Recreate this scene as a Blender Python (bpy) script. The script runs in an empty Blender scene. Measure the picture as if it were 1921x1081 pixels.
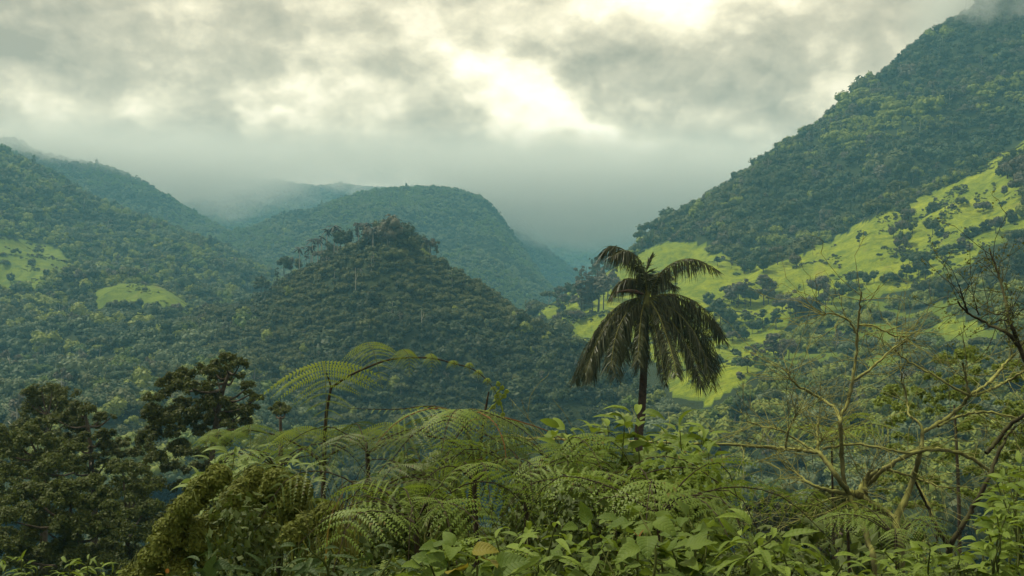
import bpy, math, random
import numpy as np
from mathutils import Matrix, Vector

# ------------------------------------------------------------------ camera
SC = bpy.context.scene
COL = SC.collection
F = 2060.0                       # focal length in photo pixels (1921 wide)
PIT = math.atan(71.5 / F)        # camera tilted slightly up
CP, SP = math.cos(PIT), math.sin(PIT)
cam_d = bpy.data.cameras.new('camera')
cam = bpy.data.objects.new('camera', cam_d)
COL.objects.link(cam)
cam.location = (0, 0, 0)
cam.rotation_euler = (math.pi / 2 + PIT, 0, 0)
cam_d.sensor_width = 36
cam_d.lens = 36 * F / 1921.0
cam_d.clip_start = 0.1
cam_d.clip_end = 30000
SC.camera = cam

# ------------------------------------------------------------------ render and exposure
SC.render.engine = 'CYCLES'
cy = SC.cycles
cy.use_denoising = True
cy.max_bounces = 6
cy.diffuse_bounces = 3
cy.glossy_bounces = 2
cy.transmission_bounces = 4
cy.volume_bounces = 2
cy.transparent_max_bounces = 8
cy.sample_clamp_indirect = 4
SC.view_settings.view_transform = 'Standard'
SC.view_settings.look = 'None'
SC.view_settings.gamma = 1
SC.view_settings.use_curve_mapping = False
SC.view_settings.exposure = 0.13

# ------------------------------------------------------------------ sun direction
SUN_TO = Vector((-0.50, 0.12, 0.86)).normalized()       # towards the sun: left, a little in front, high
sun_el = math.asin(SUN_TO.z)
sun_az = math.atan2(SUN_TO.x, SUN_TO.y)                  # clockwise from +Y
sun_d = bpy.data.lights.new('sun', 'SUN')
sun_d.energy = 3.6
sun_d.angle = math.radians(2.5)
sun_d.color = (1.0, 0.93, 0.72)
sun = bpy.data.objects.new('sun', sun_d)
COL.objects.link(sun)
sun.rotation_euler = (-SUN_TO).to_track_quat('-Z', 'Y').to_euler()

# ------------------------------------------------------------------ world: overcast broken cloud over a Nishita sky
class NT:
    """tiny helper for node graphs"""
    def __init__(s, tree):
        s.t = tree; s.n = tree.nodes; s.l = tree.links
    def node(s, typ, **kw):
        n = s.n.new(typ)
        for k, v in kw.items(): setattr(n, k, v)
        return n
    def put(s, sock, v):
        if hasattr(v, 'is_linked') or hasattr(v, 'links'): s.l.new(v, sock)
        else: sock.default_value = v
    def m(s, op, a, b=0.0, c=0.0, clamp=False):
        n = s.node('ShaderNodeMath', operation=op); n.use_clamp = clamp
        s.put(n.inputs[0], a); s.put(n.inputs[1], b); s.put(n.inputs[2], c)
        return n.outputs[0]
    def mix(s, f, a, b, blend='MIX'):
        n = s.node('ShaderNodeMix', data_type='RGBA', blend_type=blend)
        s.put(n.inputs[0], f); s.put(n.inputs[6], a); s.put(n.inputs[7], b)
        return n.outputs[2]
    def noise(s, vec, scale, detail=4.0, rough=0.55, dist=0.0, out=0):
        n = s.node('ShaderNodeTexNoise')
        if vec is not None: s.l.new(vec, n.inputs['Vector'])
        n.inputs['Scale'].default_value = scale; n.inputs['Detail'].default_value = detail
        n.inputs['Roughness'].default_value = rough; n.inputs['Distortion'].default_value = dist
        return n.outputs[out]
    def ramp(s, f, stops, interp='LINEAR'):
        n = s.node('ShaderNodeValToRGB'); s.put(n.inputs[0], f)
        cr = n.color_ramp; cr.interpolation = interp
        while len(cr.elements) < len(stops): cr.elements.new(0.5)
        for e, (p, c) in zip(cr.elements, stops):
            e.position = p; e.color = (*c, 1.0)
        return n.outputs[0]
    def mapr(s, v, a, b, c, d, smooth=False):
        n = s.node('ShaderNodeMapRange'); n.clamp = True
        if smooth: n.interpolation_type = 'SMOOTHSTEP'
        s.put(n.inputs[0], v)
        for i, x in enumerate((a, b, c, d)): n.inputs[i + 1].default_value = x
        return n.outputs[0]

W = bpy.data.worlds.new('World'); SC.world = W; W.use_nodes = True
W.node_tree.nodes.clear()
g = NT(W.node_tree)
tc = g.node('ShaderNodeTexCoord')
sky = g.node('ShaderNodeTexSky', sky_type='NISHITA')
sky.sun_disc = False
sky.sun_elevation = sun_el
sky.sun_rotation = sun_az
bg1 = g.node('ShaderNodeBackground'); g.l.new(sky.outputs[0], bg1.inputs[0]); bg1.inputs[1].default_value = 0.07
sep = g.node('ShaderNodeSeparateXYZ'); g.l.new(tc.outputs['Generated'], sep.inputs[0])
X, Y, Z = sep.outputs
AZ = g.m('ARCTAN2', X, Y)
EL = g.m('ARCSINE', Z)
cv = g.node('ShaderNodeCombineXYZ'); g.put(cv.inputs[0], AZ); g.put(cv.inputs[1], g.m('MULTIPLY', EL, 1.45)); cv.inputs[2].default_value = 3.1
wv = cv.outputs[0]
n1 = g.noise(wv, 8.0, 8, 0.56, 0.12)
n2 = g.noise(wv, 3.6, 4, 0.55, 0.2)
n3 = g.noise(wv, 24.0, 6, 0.58, 0.1)
cvo = g.node('ShaderNodeVectorMath', operation='ADD'); g.l.new(wv, cvo.inputs[0]); cvo.inputs[1].default_value = (0.006, 0.024, 0)
n1o = g.noise(cvo.outputs[0], 8.0, 8, 0.56, 0.12)
vo_ = g.node('ShaderNodeTexVoronoi', feature='SMOOTH_F1'); vo_.inputs['Scale'].default_value = 11; vo_.inputs['Detail'].default_value = 3; vo_.inputs['Roughness'].default_value = 0.55; vo_.inputs['Smoothness'].default_value = 0.6
vw = g.node('ShaderNodeVectorMath', operation='ADD'); g.l.new(wv, vw.inputs[0])
vn_ = g.node('ShaderNodeTexNoise'); g.l.new(wv, vn_.inputs['Vector']); vn_.inputs['Scale'].default_value = 16; vn_.inputs['Detail'].default_value = 6
vs_ = g.node('ShaderNodeVectorMath', operation='SCALE'); g.l.new(vn_.outputs[1], vs_.inputs[0]); vs_.inputs['Scale'].default_value = 0.10
g.l.new(vs_.outputs[0], vw.inputs[1]); g.l.new(vw.outputs[0], vo_.inputs['Vector'])
wc = g.node('ShaderNodeTexNoise'); g.l.new(wv, wc.inputs['Vector']); wc.inputs['Scale'].default_value = 14; wc.inputs['Detail'].default_value = 5
sw = g.node('ShaderNodeSeparateColor'); g.l.new(wc.outputs[1], sw.inputs[0])
AZw = g.m('ADD', AZ, g.m('MULTIPLY', g.m('SUBTRACT', sw.outputs[0], 0.5), 0.13))
ELw = g.m('ADD', EL, g.m('MULTIPLY', g.m('SUBTRACT', sw.outputs[1], 0.5), 0.085))
def blob(px, py, sx, sy, amp, ang=0.0):
    a0, e0 = (px - 960) / F, (612 - py) / F
    dx = g.m('SUBTRACT', AZw, a0); dy = g.m('SUBTRACT', ELw, e0)
    c, s_ = math.cos(ang), math.sin(ang)
    u = g.m('ADD', g.m('MULTIPLY', dx, c * F / sx), g.m('MULTIPLY', dy, s_ * F / sx))
    v = g.m('ADD', g.m('MULTIPLY', dx, -s_ * F / sy), g.m('MULTIPLY', dy, c * F / sy))
    q = g.m('ADD', g.m('MULTIPLY', u, u), g.m('MULTIPLY', v, v))
    return g.m('MULTIPLY', g.m('EXPONENT', g.m('MULTIPLY', q, -1.0)), amp)
SKYBLOBS = [(1230, 20, 190, 70, 0.50, 0), (990, 185, 105, 62, 0.52, -0.5), (900, 130, 70, 38, 0.36, -0.2), (1100, 240, 110, 26, 0.40, -0.45),
            (1215, 298, 70, 20, 0.42, 0), (545, 185, 80, 16, 0.26, 0.1), (490, 245, 50, 14, 0.22, 0), (1230, 185, 40, 22, 0.24, 0),
            (1560, 190, 60, 26, 0.20, 0.6), (790, 70, 40, 18, 0.16, 0), (1460, 10, 110, 35, 0.20, 0), (700, 190, 180, 50, 0.12, 0),
            (980, 105, 55, 30, -0.22, 0), (1130, 165, 60, 26, -0.14, 0), (330, 60, 220, 40, -0.10, 0), (1420, 170, 110, 50, -0.07, 0),
            (60, 100, 90, 40, -0.12, 0), (690, 60, 120, 28, -0.14, 0), (1700, 60, 120, 60, -0.10, 0), (1160, 262, 40, 16, -0.10, 0)]
acc = None
for b in SKYBLOBS:
    v = blob(*b); acc = v if acc is None else g.m('ADD', acc, v)
base = g.m('ADD', g.m('MULTIPLY', g.m('SUBTRACT', n1, 0.5), 0.95), g.m('MULTIPLY', g.m('SUBTRACT', n2, 0.5), 0.42))
base = g.m('ADD', base, g.m('MULTIPLY', g.m('SUBTRACT', n3, 0.5), 0.46))
base = g.m('ADD', base, g.m('MULTIPLY', g.m('SUBTRACT', n1, n1o), 0.95))
base = g.m('ADD', base, g.m('MULTIPLY', g.m('SUBTRACT', 0.42, vo_.outputs['Distance']), 0.55))
fld = g.m('ADD', g.m('ADD', base, acc), 0.485)
fld = g.m('ADD', g.m('MULTIPLY', fld, 0.74), 0.17)
colr = g.ramp(fld, [(0.0, (0.30, 0.250, 0.165)), (0.26, (0.49, 0.412, 0.275)), (0.46, (0.73, 0.625, 0.42)), (0.64, (0.98, 0.84, 0.60)), (0.80, (1.12, 1.0, 0.77)), (1.0, (1.2, 1.08, 0.88))])
low = g.mapr(g.m('ADD', EL, g.m('MULTIPLY', g.m('SUBTRACT', n2, 0.5), 0.06)), 0.05, 0.16, 1.0, 0.0, True)
colr = g.mix(g.m('MULTIPLY', low, 0.6), colr, (0.62, 0.53, 0.41, 1))
bg2 = g.node('ShaderNodeBackground'); g.l.new(colr, bg2.inputs[0]); bg2.inputs[1].default_value = 1.65
mx = g.node('ShaderNodeMixShader'); mx.inputs[0].default_value = 0.95
g.l.new(bg1.outputs[0], mx.inputs[1]); g.l.new(bg2.outputs[0], mx.inputs[2])
wo = g.node('ShaderNodeOutputWorld'); g.l.new(mx.outputs[0], wo.inputs[0])

# ------------------------------------------------------------------ helpers
def P(px, py, d):
    """a point at forward distance d (m) seen at photo pixel px, py"""
    yv = (540.5 - py) / F; xv = (px - 960.5) / F
    yy = CP - yv * SP; zz = SP + yv * CP
    s = d / yy
    return np.array((xv * s, d, zz * s))
def proj(p):
    p = np.asarray(p, float)
    x, y, z = p[..., 0], p[..., 1], p[..., 2]
    fw = y * CP + z * SP; up = -y * SP + z * CP
    fw = np.maximum(fw, 1e-3)
    return 960.5 + F * x / fw, 540.5 - F * up / fw

def tag(o, label=None, cat=None, group=None, kind=None):
    if label: o['label'] = label
    if cat: o['category'] = cat
    if group: o['group'] = group
    if kind: o['kind'] = kind
    return o
def empty(name, loc, label, cat, group=None, rz=0.0):
    o = bpy.data.objects.new(name, None); COL.objects.link(o)
    o.location = loc; o.rotation_euler = (0, 0, rz); o.empty_display_size = 0.2
    return tag(o, label, cat, group)
def link(name, me, parent=None, mat=None):
    o = bpy.data.objects.new(name, me); COL.objects.link(o)
    if parent is not None: o.parent = parent
    return o
def make_mesh(name, parts, mats, smooth=True):
    """parts: list of (V nx3, F mxk, material index)"""
    me = bpy.data.meshes.new(name)
    vs, loops, starts, totals, mi = [], [], [], [], []
    off = 0; lo = 0
    for V, Fc, k in parts:
        V = np.asarray(V, np.float32).reshape(-1, 3); Fc = np.asarray(Fc, np.int64)
        if len(Fc) == 0: continue
        vs.append(V); loops.append((Fc + off).ravel())
        n, w = Fc.shape
        starts.append(lo + np.arange(n) * w); totals.append(np.full(n, w)); mi.append(np.full(n, k))
        off += len(V); lo += n * w
    V = np.concatenate(vs); L = np.concatenate(loops); S = np.concatenate(starts); T = np.concatenate(totals); M = np.concatenate(mi)
    me.vertices.add(len(V)); me.vertices.foreach_set('co', V.ravel())
    me.loops.add(len(L)); me.loops.foreach_set('vertex_index', L.astype(np.int32))
    me.polygons.add(len(S)); me.polygons.foreach_set('loop_start', S.astype(np.int32))
    me.polygons.foreach_set('loop_total', T.astype(np.int32))
    for m in mats: me.materials.append(m)
    me.polygons.foreach_set('material_index', M.astype(np.int32))
    me.polygons.foreach_set('use_smooth', np.full(len(S), smooth))
    me.update(calc_edges=True)
    return me

def _h(ix, iy, seed):
    h = (ix.astype(np.int64) * 374761393 + iy.astype(np.int64) * 668265263 + seed * 974634777) & 0xffffffff
    h = ((h ^ (h >> 13)) * 1274126177) & 0xffffffff
    return ((h ^ (h >> 16)) & 0xffff) / 65535.0
def vnoise(x, y, seed=0):
    ix = np.floor(x); iy = np.floor(y); fx = x - ix; fy = y - iy
    fx = fx * fx * (3 - 2 * fx); fy = fy * fy * (3 - 2 * fy)
    a = _h(ix, iy, seed); b = _h(ix + 1, iy, seed); c = _h(ix, iy + 1, seed); d = _h(ix + 1, iy + 1, seed)
    return (a * (1 - fx) + b * fx) * (1 - fy) + (c * (1 - fx) + d * fx) * fy
def fbm(x, y, octv=4, seed=0):
    s = 0; a = 0.5; f = 1.0
    for k in range(octv):
        s = s + a * (vnoise(x * f + 17.3 * k, y * f - 9.1 * k, seed + k) * 2 - 1); a *= 0.5; f *= 2.03
    return s
def smooth_interp(x, xs, ys):
    xs = np.asarray(xs, float); ys = np.asarray(ys, float)
    m = np.gradient(ys, xs)
    i = np.clip(np.searchsorted(xs, x) - 1, 0, len(xs) - 2)
    h = xs[i + 1] - xs[i]; t = np.clip((x - xs[i]) / h, 0, 1)
    # gentle hermite, limited
    d = (ys[i + 1] - ys[i]) / h
    m0 = np.where(np.sign(m[i]) == np.sign(d), np.sign(d) * np.minimum(abs(m[i]), 2 * abs(d)), 0)
    m1 = np.where(np.sign(m[i + 1]) == np.sign(d), np.sign(d) * np.minimum(abs(m[i + 1]), 2 * abs(d)), 0)
    h00 = 2*t**3 - 3*t**2 + 1; h10 = t**3 - 2*t**2 + t; h01 = -2*t**3 + 3*t**2; h11 = t**3 - t**2
    return h00 * ys[i] + h10 * h * m0 + h01 * ys[i + 1] + h11 * h * m1
def in_poly(px, py, poly):
    px = np.asarray(px, float); py = np.asarray(py, float)
    ins = np.zeros(px.shape, bool); n = len(poly)
    for i in range(n):
        x0, y0 = poly[i]; x1, y1 = poly[(i + 1) % n]
        if y0 == y1: continue
        c = ((y0 > py) != (y1 > py)) & (px < (x1 - x0) * (py - y0) / (y1 - y0) + x0)
        ins ^= c
    return ins

def tube(pts, rad, sides=6, cap=True):
    pts = np.asarray(pts, float); n = len(pts)
    rad = np.broadcast_to(np.asarray(rad, float), (n,))
    tg = np.gradient(pts, axis=0); tg /= np.linalg.norm(tg, axis=1)[:, None] + 1e-9
    up = np.array((0, 0, 1.0)) if abs(tg[0, 2]) < 0.9 else np.array((1.0, 0, 0))
    V = []
    a = np.cross(tg[0], up); a /= np.linalg.norm(a)
    for i in range(n):
        a = a - tg[i] * np.dot(a, tg[i]); a /= np.linalg.norm(a) + 1e-9
        b = np.cross(tg[i], a)
        th = np.arange(sides) * 2 * math.pi / sides
        V.append(pts[i] + rad[i] * (np.cos(th)[:, None] * a + np.sin(th)[:, None] * b))
    V = np.concatenate(V)
    i = np.arange(n - 1)[:, None] * sides; j = np.arange(sides)[None, :]; j2 = (j + 1) % sides
    Fq = np.stack([i + j, i + j2, i + sides + j2, i + sides + j], -1).reshape(-1, 4)
    return V, Fq
def resample(pts, n):
    """smooth Catmull-Rom curve through pts"""
    pts = np.asarray(pts, float); k = len(pts)
    if k == 2:
        t = np.linspace(0, 1, n)[:, None]; return pts[0] * (1 - t) + pts[1] * t
    e = np.vstack([2 * pts[0] - pts[1], pts, 2 * pts[-1] - pts[-2]])
    t = np.linspace(0, k - 1 - 1e-6, n); i = t.astype(int); f = (t - i)[:, None]
    p0, p1, p2, p3 = e[i], e[i + 1], e[i + 2], e[i + 3]
    return 0.5 * (2*p1 + (p2 - p0)*f + (2*p0 - 5*p1 + 4*p2 - p3)*f**2 + (3*p1 - p0 - 3*p2 + p3)*f**3)

# ------------------------------------------------------------------ materials
def new_mat(name):
    m = bpy.data.materials.new(name); m.use_nodes = True; m.node_tree.nodes.clear()
    return m, NT(m.node_tree)
def foliage(name, c1, c2, transl=0.25, rough=0.6, spec=0.25, leafvar=0.5, dry=None):
    """leaves: colour varies from plant to plant and from leaf to leaf; part of the light passes through"""
    m, g = new_mat(name)
    oi = g.node('ShaderNodeObjectInfo'); ge = g.node('ShaderNodeNewGeometry')
    f = g.m('ADD', g.m('MULTIPLY', oi.outputs['Random'], 1 - leafvar), g.m('MULTIPLY', ge.outputs['Random Per Island'], leafvar))
    col = g.mix(f, (*c1, 1), (*c2, 1))
    if dry is not None:
        k = g.mapr(ge.outputs['Random Per Island'], 0.93, 0.96, 0, 0.8)
        col = g.mix(k, col, (*dry, 1))
    p = g.node('ShaderNodeBsdfPrincipled'); g.l.new(col, p.inputs['Base Color'])
    p.inputs['Roughness'].default_value = rough; p.inputs['Specular IOR Level'].default_value = spec
    out = g.node('ShaderNodeOutputMaterial')
    if transl > 0:
        t = g.node('ShaderNodeBsdfTranslucent'); g.l.new(g.mix(0.6, col, (c2[0]*1.3, c2[1]*1.25, c2[2]*0.7, 1)), t.inputs[0])
        mx = g.node('ShaderNodeMixShader'); mx.inputs[0].default_value = transl
        g.l.new(p.outputs[0], mx.inputs[1]); g.l.new(t.outputs[0], mx.inputs[2]); g.l.new(mx.outputs[0], out.inputs[0])
    else: g.l.new(p.outputs[0], out.inputs[0])
    return m
def leaf_mat(name, c1, c2, rib, transl=0.3, rough=0.55, vein=26.0, length=1.0, spec=0.22):
    """one large leaf in its own coordinates (x along the leaf): pale midrib, side veins, blotches"""
    m, g = new_mat(name)
    oi = g.node('ShaderNodeObjectInfo'); t = g.node('ShaderNodeTexCoord')
    sp = g.node('ShaderNodeSeparateXYZ'); g.l.new(t.outputs['Object'], sp.inputs[0])
    ay = g.m('ABSOLUTE', sp.outputs[1])
    mid = g.mapr(ay, 0.004 * length, 0.014 * length, 1, 0)
    ph = g.m('MULTIPLY', g.m('SUBTRACT', sp.outputs[0], g.m('MULTIPLY', ay, 0.9)), vein / length)
    vn = g.m('POWER', g.m('ABSOLUTE', g.m('SINE', ph)), 10.0)
    ns = g.noise(t.outputs['Object'], 14 / length, 3, 0.6)
    f = g.m('ADD', g.m('MULTIPLY', oi.outputs['Random'], 0.7), g.m('MULTIPLY', ns, 0.4))
    col = g.mix(f, (*c1, 1), (*c2, 1))
    col = g.mix(g.m('MULTIPLY', g.m('MAXIMUM', mid, g.m('MULTIPLY', vn, 0.14)), 0.5), col, (*rib, 1))
    sp2 = g.mapr(g.noise(t.outputs['Object'], 40 / length, 2, 0.5), 0.68, 0.74, 0, 0.6)
    col = g.mix(sp2, col, (c1[0] * 1.3, c1[1] * 0.75, c1[2] * 0.7, 1))
    bp = g.node('ShaderNodeBump'); bp.inputs['Strength'].default_value = 0.35; bp.inputs['Distance'].default_value = 0.006
    g.put(bp.inputs['Height'], g.m('ADD', g.m('MULTIPLY', vn, -1.0), ns))
    p = g.node('ShaderNodeBsdfPrincipled'); g.l.new(col, p.inputs['Base Color']); g.l.new(bp.outputs[0], p.inputs['Normal'])
    p.inputs['Roughness'].default_value = rough; p.inputs['Specular IOR Level'].default_value = spec
    tr = g.node('ShaderNodeBsdfTranslucent'); g.l.new(g.mix(0.5, col, (c2[0]*1.4, c2[1]*1.3, c2[2]*0.6, 1)), tr.inputs[0])
    mx = g.node('ShaderNodeMixShader'); mx.inputs[0].default_value = transl
    g.l.new(p.outputs[0], mx.inputs[1]); g.l.new(tr.outputs[0], mx.inputs[2])
    out = g.node('ShaderNodeOutputMaterial'); g.l.new(mx.outputs[0], out.inputs[0])
    return m
def bark(name, c1, c2, scale=8.0, moss_lit_top=None, bump=0.02):
    m, g = new_mat(name)
    t = g.node('ShaderNodeTexCoord')
    n = g.noise(t.outputs['Object'], scale, 5, 0.65)
    col = g.ramp(n, [(0.32, c1), (0.66, c2)])
    if moss_lit_top is not None:
        ge = g.node('ShaderNodeNewGeometry'); sp = g.node('ShaderNodeSeparateXYZ'); g.l.new(ge.outputs['Normal'], sp.inputs[0])
        k = g.mapr(g.m('ADD', sp.outputs[2], g.m('MULTIPLY', g.m('SUBTRACT', g.noise(t.outputs['Object'], scale * 0.5, 3), 0.5), 1.6)), 0.0, 0.7, 0, 0.9)
        col = g.mix(k, col, (*moss_lit_top, 1))  # upward faces recoloured: moss, with light from above painted into it
    bp = g.node('ShaderNodeBump'); bp.inputs['Strength'].default_value = 0.8; bp.inputs['Distance'].default_value = bump; g.l.new(n, bp.inputs['Height'])
    p = g.node('ShaderNodeBsdfPrincipled'); g.l.new(col, p.inputs['Base Color']); p.inputs['Roughness'].default_value = 0.85
    p.inputs['Specular IOR Level'].default_value = 0.2
    g.l.new(bp.outputs[0], p.inputs['Normal'])
    out = g.node('ShaderNodeOutputMaterial'); g.l.new(p.outputs[0], out.inputs[0])
    return m
def hill_mat(name, floor1, floor2, past1, past2, past3):
    """forest floor where the pasture attribute is 0, grazed grass where it is 1"""
    m, g = new_mat(name)
    t = g.node('ShaderNodeTexCoord'); at = g.node('ShaderNodeAttribute'); at.attribute_name = 'pasture'
    o = t.outputs['Object']
    na = g.noise(o, 0.02, 5, 0.6, 0.4); nb = g.noise(o, 0.12, 5, 0.65, 0.3); nc = g.noise(o, 0.7, 4, 0.7)
    gr = g.mix(g.mapr(na, 0.35, 0.65, 0, 1), (*past1, 1), (*past2, 1))
    gr = g.mix(g.mapr(nb, 0.38, 0.64, 0, 0.9), gr, (*past3, 1))
    gr = g.mix(g.mapr(nc, 0.45, 0.75, 0, 0.55), gr, (past3[0]*0.6, past3[1]*0.62, past3[2]*0.7, 1))
    gr = g.mix(g.mapr(g.noise(o, 0.045, 4, 0.6), 0.62, 0.75, 0, 0.5), gr, (0.22, 0.17, 0.06, 1))
    gr = g.mix(g.mapr(at.outputs['Fac'], 0.72, 0.97, 0.8, 0), gr, (past3[0] * 0.95, past3[1] * 0.95, past3[2], 1))
    fl = g.mix(nc, (*floor1, 1), (*floor2, 1))
    k = g.mapr(g.m('ADD', at.outputs['Fac'], g.m('MULTIPLY', g.m('SUBTRACT', nb, 0.5), 0.5)), 0.4, 0.6, 0, 1)
    col = g.mix(k, fl, gr)
    bp = g.node('ShaderNodeBump'); bp.inputs['Strength'].default_value = 1.0; bp.inputs['Distance'].default_value = 1.2
    g.put(bp.inputs['Height'], g.m('ADD', g.m('MULTIPLY', nb, 1.6), g.m('MULTIPLY', nc, 0.6)))
    p = g.node('ShaderNodeBsdfPrincipled'); g.l.new(col, p.inputs['Base Color']); g.l.new(bp.outputs[0], p.inputs['Normal'])
    p.inputs['Roughness'].default_value = 0.9; p.inputs['Specular IOR Level'].default_value = 0.1
    out = g.node('ShaderNodeOutputMaterial'); g.l.new(p.outputs[0], out.inputs[0])
    return m

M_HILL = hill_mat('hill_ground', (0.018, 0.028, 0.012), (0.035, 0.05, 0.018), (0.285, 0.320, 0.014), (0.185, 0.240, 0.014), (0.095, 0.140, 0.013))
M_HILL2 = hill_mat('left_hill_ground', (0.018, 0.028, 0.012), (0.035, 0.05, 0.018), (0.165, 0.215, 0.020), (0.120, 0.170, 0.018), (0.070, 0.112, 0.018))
M_CROWN = [foliage('crown_dark_green', (0.018, 0.033, 0.008), (0.054, 0.080, 0.020), 0.12),
           foliage('crown_olive', (0.038, 0.052, 0.012), (0.090, 0.108, 0.026), 0.12),
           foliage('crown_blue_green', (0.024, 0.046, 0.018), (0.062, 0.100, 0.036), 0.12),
           foliage('crown_grey_brown', (0.060, 0.062, 0.040), (0.110, 0.105, 0.065), 0.10),
           foliage('crown_fresh_green', (0.065, 0.110, 0.016), (0.135, 0.190, 0.030), 0.15),
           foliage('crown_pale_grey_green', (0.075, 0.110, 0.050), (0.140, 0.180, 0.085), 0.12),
           foliage('crown_light_olive', (0.115, 0.150, 0.018), (0.215, 0.255, 0.036), 0.15)]
M_CROWN.append(foliage('crown_deep_green', (0.012, 0.023, 0.006), (0.038, 0.058, 0.015), 0.1))
M_BARK = bark('bark_brown', (0.035, 0.028, 0.02), (0.10, 0.08, 0.055), 3.0, None, 0.05)
M_PALEBARK = bark('bark_pale', (0.22, 0.20, 0.16), (0.42, 0.39, 0.32), 3.0, None, 0.02)
# ------------------------------------------------------------------ terrain
HILLS = {}
def loft(name, rows, segs, nu, label, amp=0.0, wl=60.0, seed=1, pasture=None, mat=None, gully=1.0):
    """a hill as one sheet through rows of knots (pixel x, pixel y, distance), from its foot up over the crest and down the far side"""
    x0 = min(r[0][0] for r in rows); x1 = max(r[-1][0] for r in rows)
    ux = np.linspace(x0, x1, nu)
    R = []
    for r in rows:
        a = np.array(r, float)
        py = smooth_interp(ux, a[:, 0], a[:, 1]); d = smooth_interp(ux, a[:, 0], a[:, 2])
        R.append(np.stack([P(u, y, q) for u, y, q in zip(ux, py, d)]))
    R = np.array(R)                                        # rows, nu, 3
    E = np.concatenate([[2 * R[0] - R[1]], R, [2 * R[-1] - R[-2]]])
    out = []
    for i, s in enumerate(segs):
        p0, p1, p2, p3 = E[i], E[i + 1], E[i + 2], E[i + 3]
        ts = np.arange(s) / s
        if i == len(segs) - 1: ts = np.append(ts, 1.0)
        for f in ts:
            # centripetal-ish: tame overshoot by halving the tangents
            m1 = 0.35 * (p2 - p0); m2 = 0.35 * (p3 - p1)
            h00 = 2*f**3 - 3*f**2 + 1; h10 = f**3 - 2*f**2 + f; h01 = -2*f**3 + 3*f**2; h11 = f**3 - f**2
            out.append(h00 * p1 + h10 * m1 + h01 * p2 + h11 * m2)
    G = np.array(out)
    if amp > 0:
        n = fbm(G[..., 0] / wl, G[..., 1] / wl, 5, seed)
        zm = R[..., 2].mean(1); ck = int(np.argmax(zm)); vc = sum(segs[:ck])
        wv_ = (1 - 0.9 * np.exp(-((np.arange(len(G)) - vc) / max(4.0, 0.10 * len(G))) ** 2))[:, None]
        rg = 0.55 - 2.2 * np.abs(fbm(G[..., 0] / (wl * 1.1), G[..., 1] / (wl * 1.6), 3, seed + 40))
        G[..., 2] += amp * n + gully * amp * wv_ * rg + min(amp, 10) * 0.24 * fbm(G[..., 0] / 24, G[..., 1] / 24, 3, seed + 9)
    nv = len(G)
    i = np.arange(nv - 1)[:, None] * nu; j = np.arange(nu - 1)[None, :]
    Fq = np.stack([i + j, i + j + 1, i + nu + j + 1, i + nu + j], -1).reshape(-1, 4)
    V = G.reshape(-1, 3)
    me = make_mesh(name, [(V, Fq, 0)], [mat or M_HILL])
    qx, qy = proj(V)
    pa = pasture(qx, qy, V).astype(np.float32) if pasture else np.zeros(len(V), np.float32)
    at = me.attributes.new('pasture', 'FLOAT', 'POINT'); at.data.foreach_set('value', pa)
    o = link(name, me); tag(o, label, None, None, 'structure')
    HILLS[name] = dict(G=G, nu=nu, nv=nv, pa=pa.reshape(nv, nu), qx=qx.reshape(nv, nu), qy=qy.reshape(nv, nu), obj=o)
    return o
def back(row, dy, dd):
    return [(a, b + dy, c + dd) for a, b, c in row]

# pasture outlines on the right-hand mountain, as seen from the path
PAST_A = [(1188, 482), (1215, 462), (1262, 452), (1330, 462), (1385, 488), (1440, 497), (1480, 484), (1520, 468), (1560, 449), (1650, 398), (1700, 380), (1770, 352), (1830, 320),
          (1921, 258), (2050, 200), (2050, 300), (1940, 370), (1910, 420), (1870, 462), (1800, 500), (1740, 532), (1690, 548), (1640, 550), (1590, 556), (1545, 576), (1485, 590), (1474, 620), (1464, 660), (1440, 690), (1390, 720), (1350, 745),
          (1330, 765), (1262, 742), (1235, 690), (1200, 640), (1120, 640), (1085, 635), (1045, 606), (1008, 588), (1060, 552), (1105, 528), (1150, 500)]
PAST_B = [(1745, 502), (1850, 452), (1921, 405), (2060, 380), (2060, 440), (1921, 445), (1840, 480), (1760, 516), (1715, 535)]
PAST_C = [(1740, 606), (1790, 596), (1840, 604), (1850, 622), (1790, 628)]
def past_right(x, y, V):
    w = 9 * fbm(V[:, 0] / 18, V[:, 1] / 18, 3, 5)
    a = in_poly(x + w, y + w * 0.6, PAST_A) | in_poly(x + w, y + w * .6, PAST_B) | in_poly(x + w, y + w * .6, PAST_C)
    s = (fbm(V[:, 0] / 22, V[:, 1] / 22, 4, 11) > np.where(x > 1500, 0.04, 0.12)) & (x > 1380) & (y > 520) & (y < 700)
    return np.where(a, 1.0, np.where(s, 0.7, 0.0))
RM_CREST = [(960, 625, 880), (1000, 598, 900), (1060, 562, 930), (1130, 520, 980), (1190, 474, 1020), (1260, 418, 1080), (1320, 388, 1100), (1400, 330, 1150), (1470, 282, 1180), (1530, 250, 1200),
            (1600, 196, 1230), (1690, 122, 1260), (1770, 64, 1290), (1850, 14, 1320), (1950, -45, 1350), (2060, -75, 1350), (2300, -75, 1340)]
RM_SPUR = [(960, 640, 800), (1000, 612, 800), (1100, 575, 795), (1190, 550, 790), (1300, 525, 780), (1440, 497, 780), (1520, 467, 790), (1560, 448, 800), (1650, 397, 820), (1720, 378, 830), (1830, 320, 850), (1921, 263, 870), (2300, 60, 900)]
RM_GULLY = [(960, 634, 840), (1000, 605, 840), (1100, 560, 840), (1190, 530, 845), (1300, 512, 850), (1440, 496, 850), (1520, 477, 865), (1560, 460, 875), (1650, 411, 895), (1720, 390, 905), (1830, 335, 930), (1921, 280, 950), (2300, 80, 980)]
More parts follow.
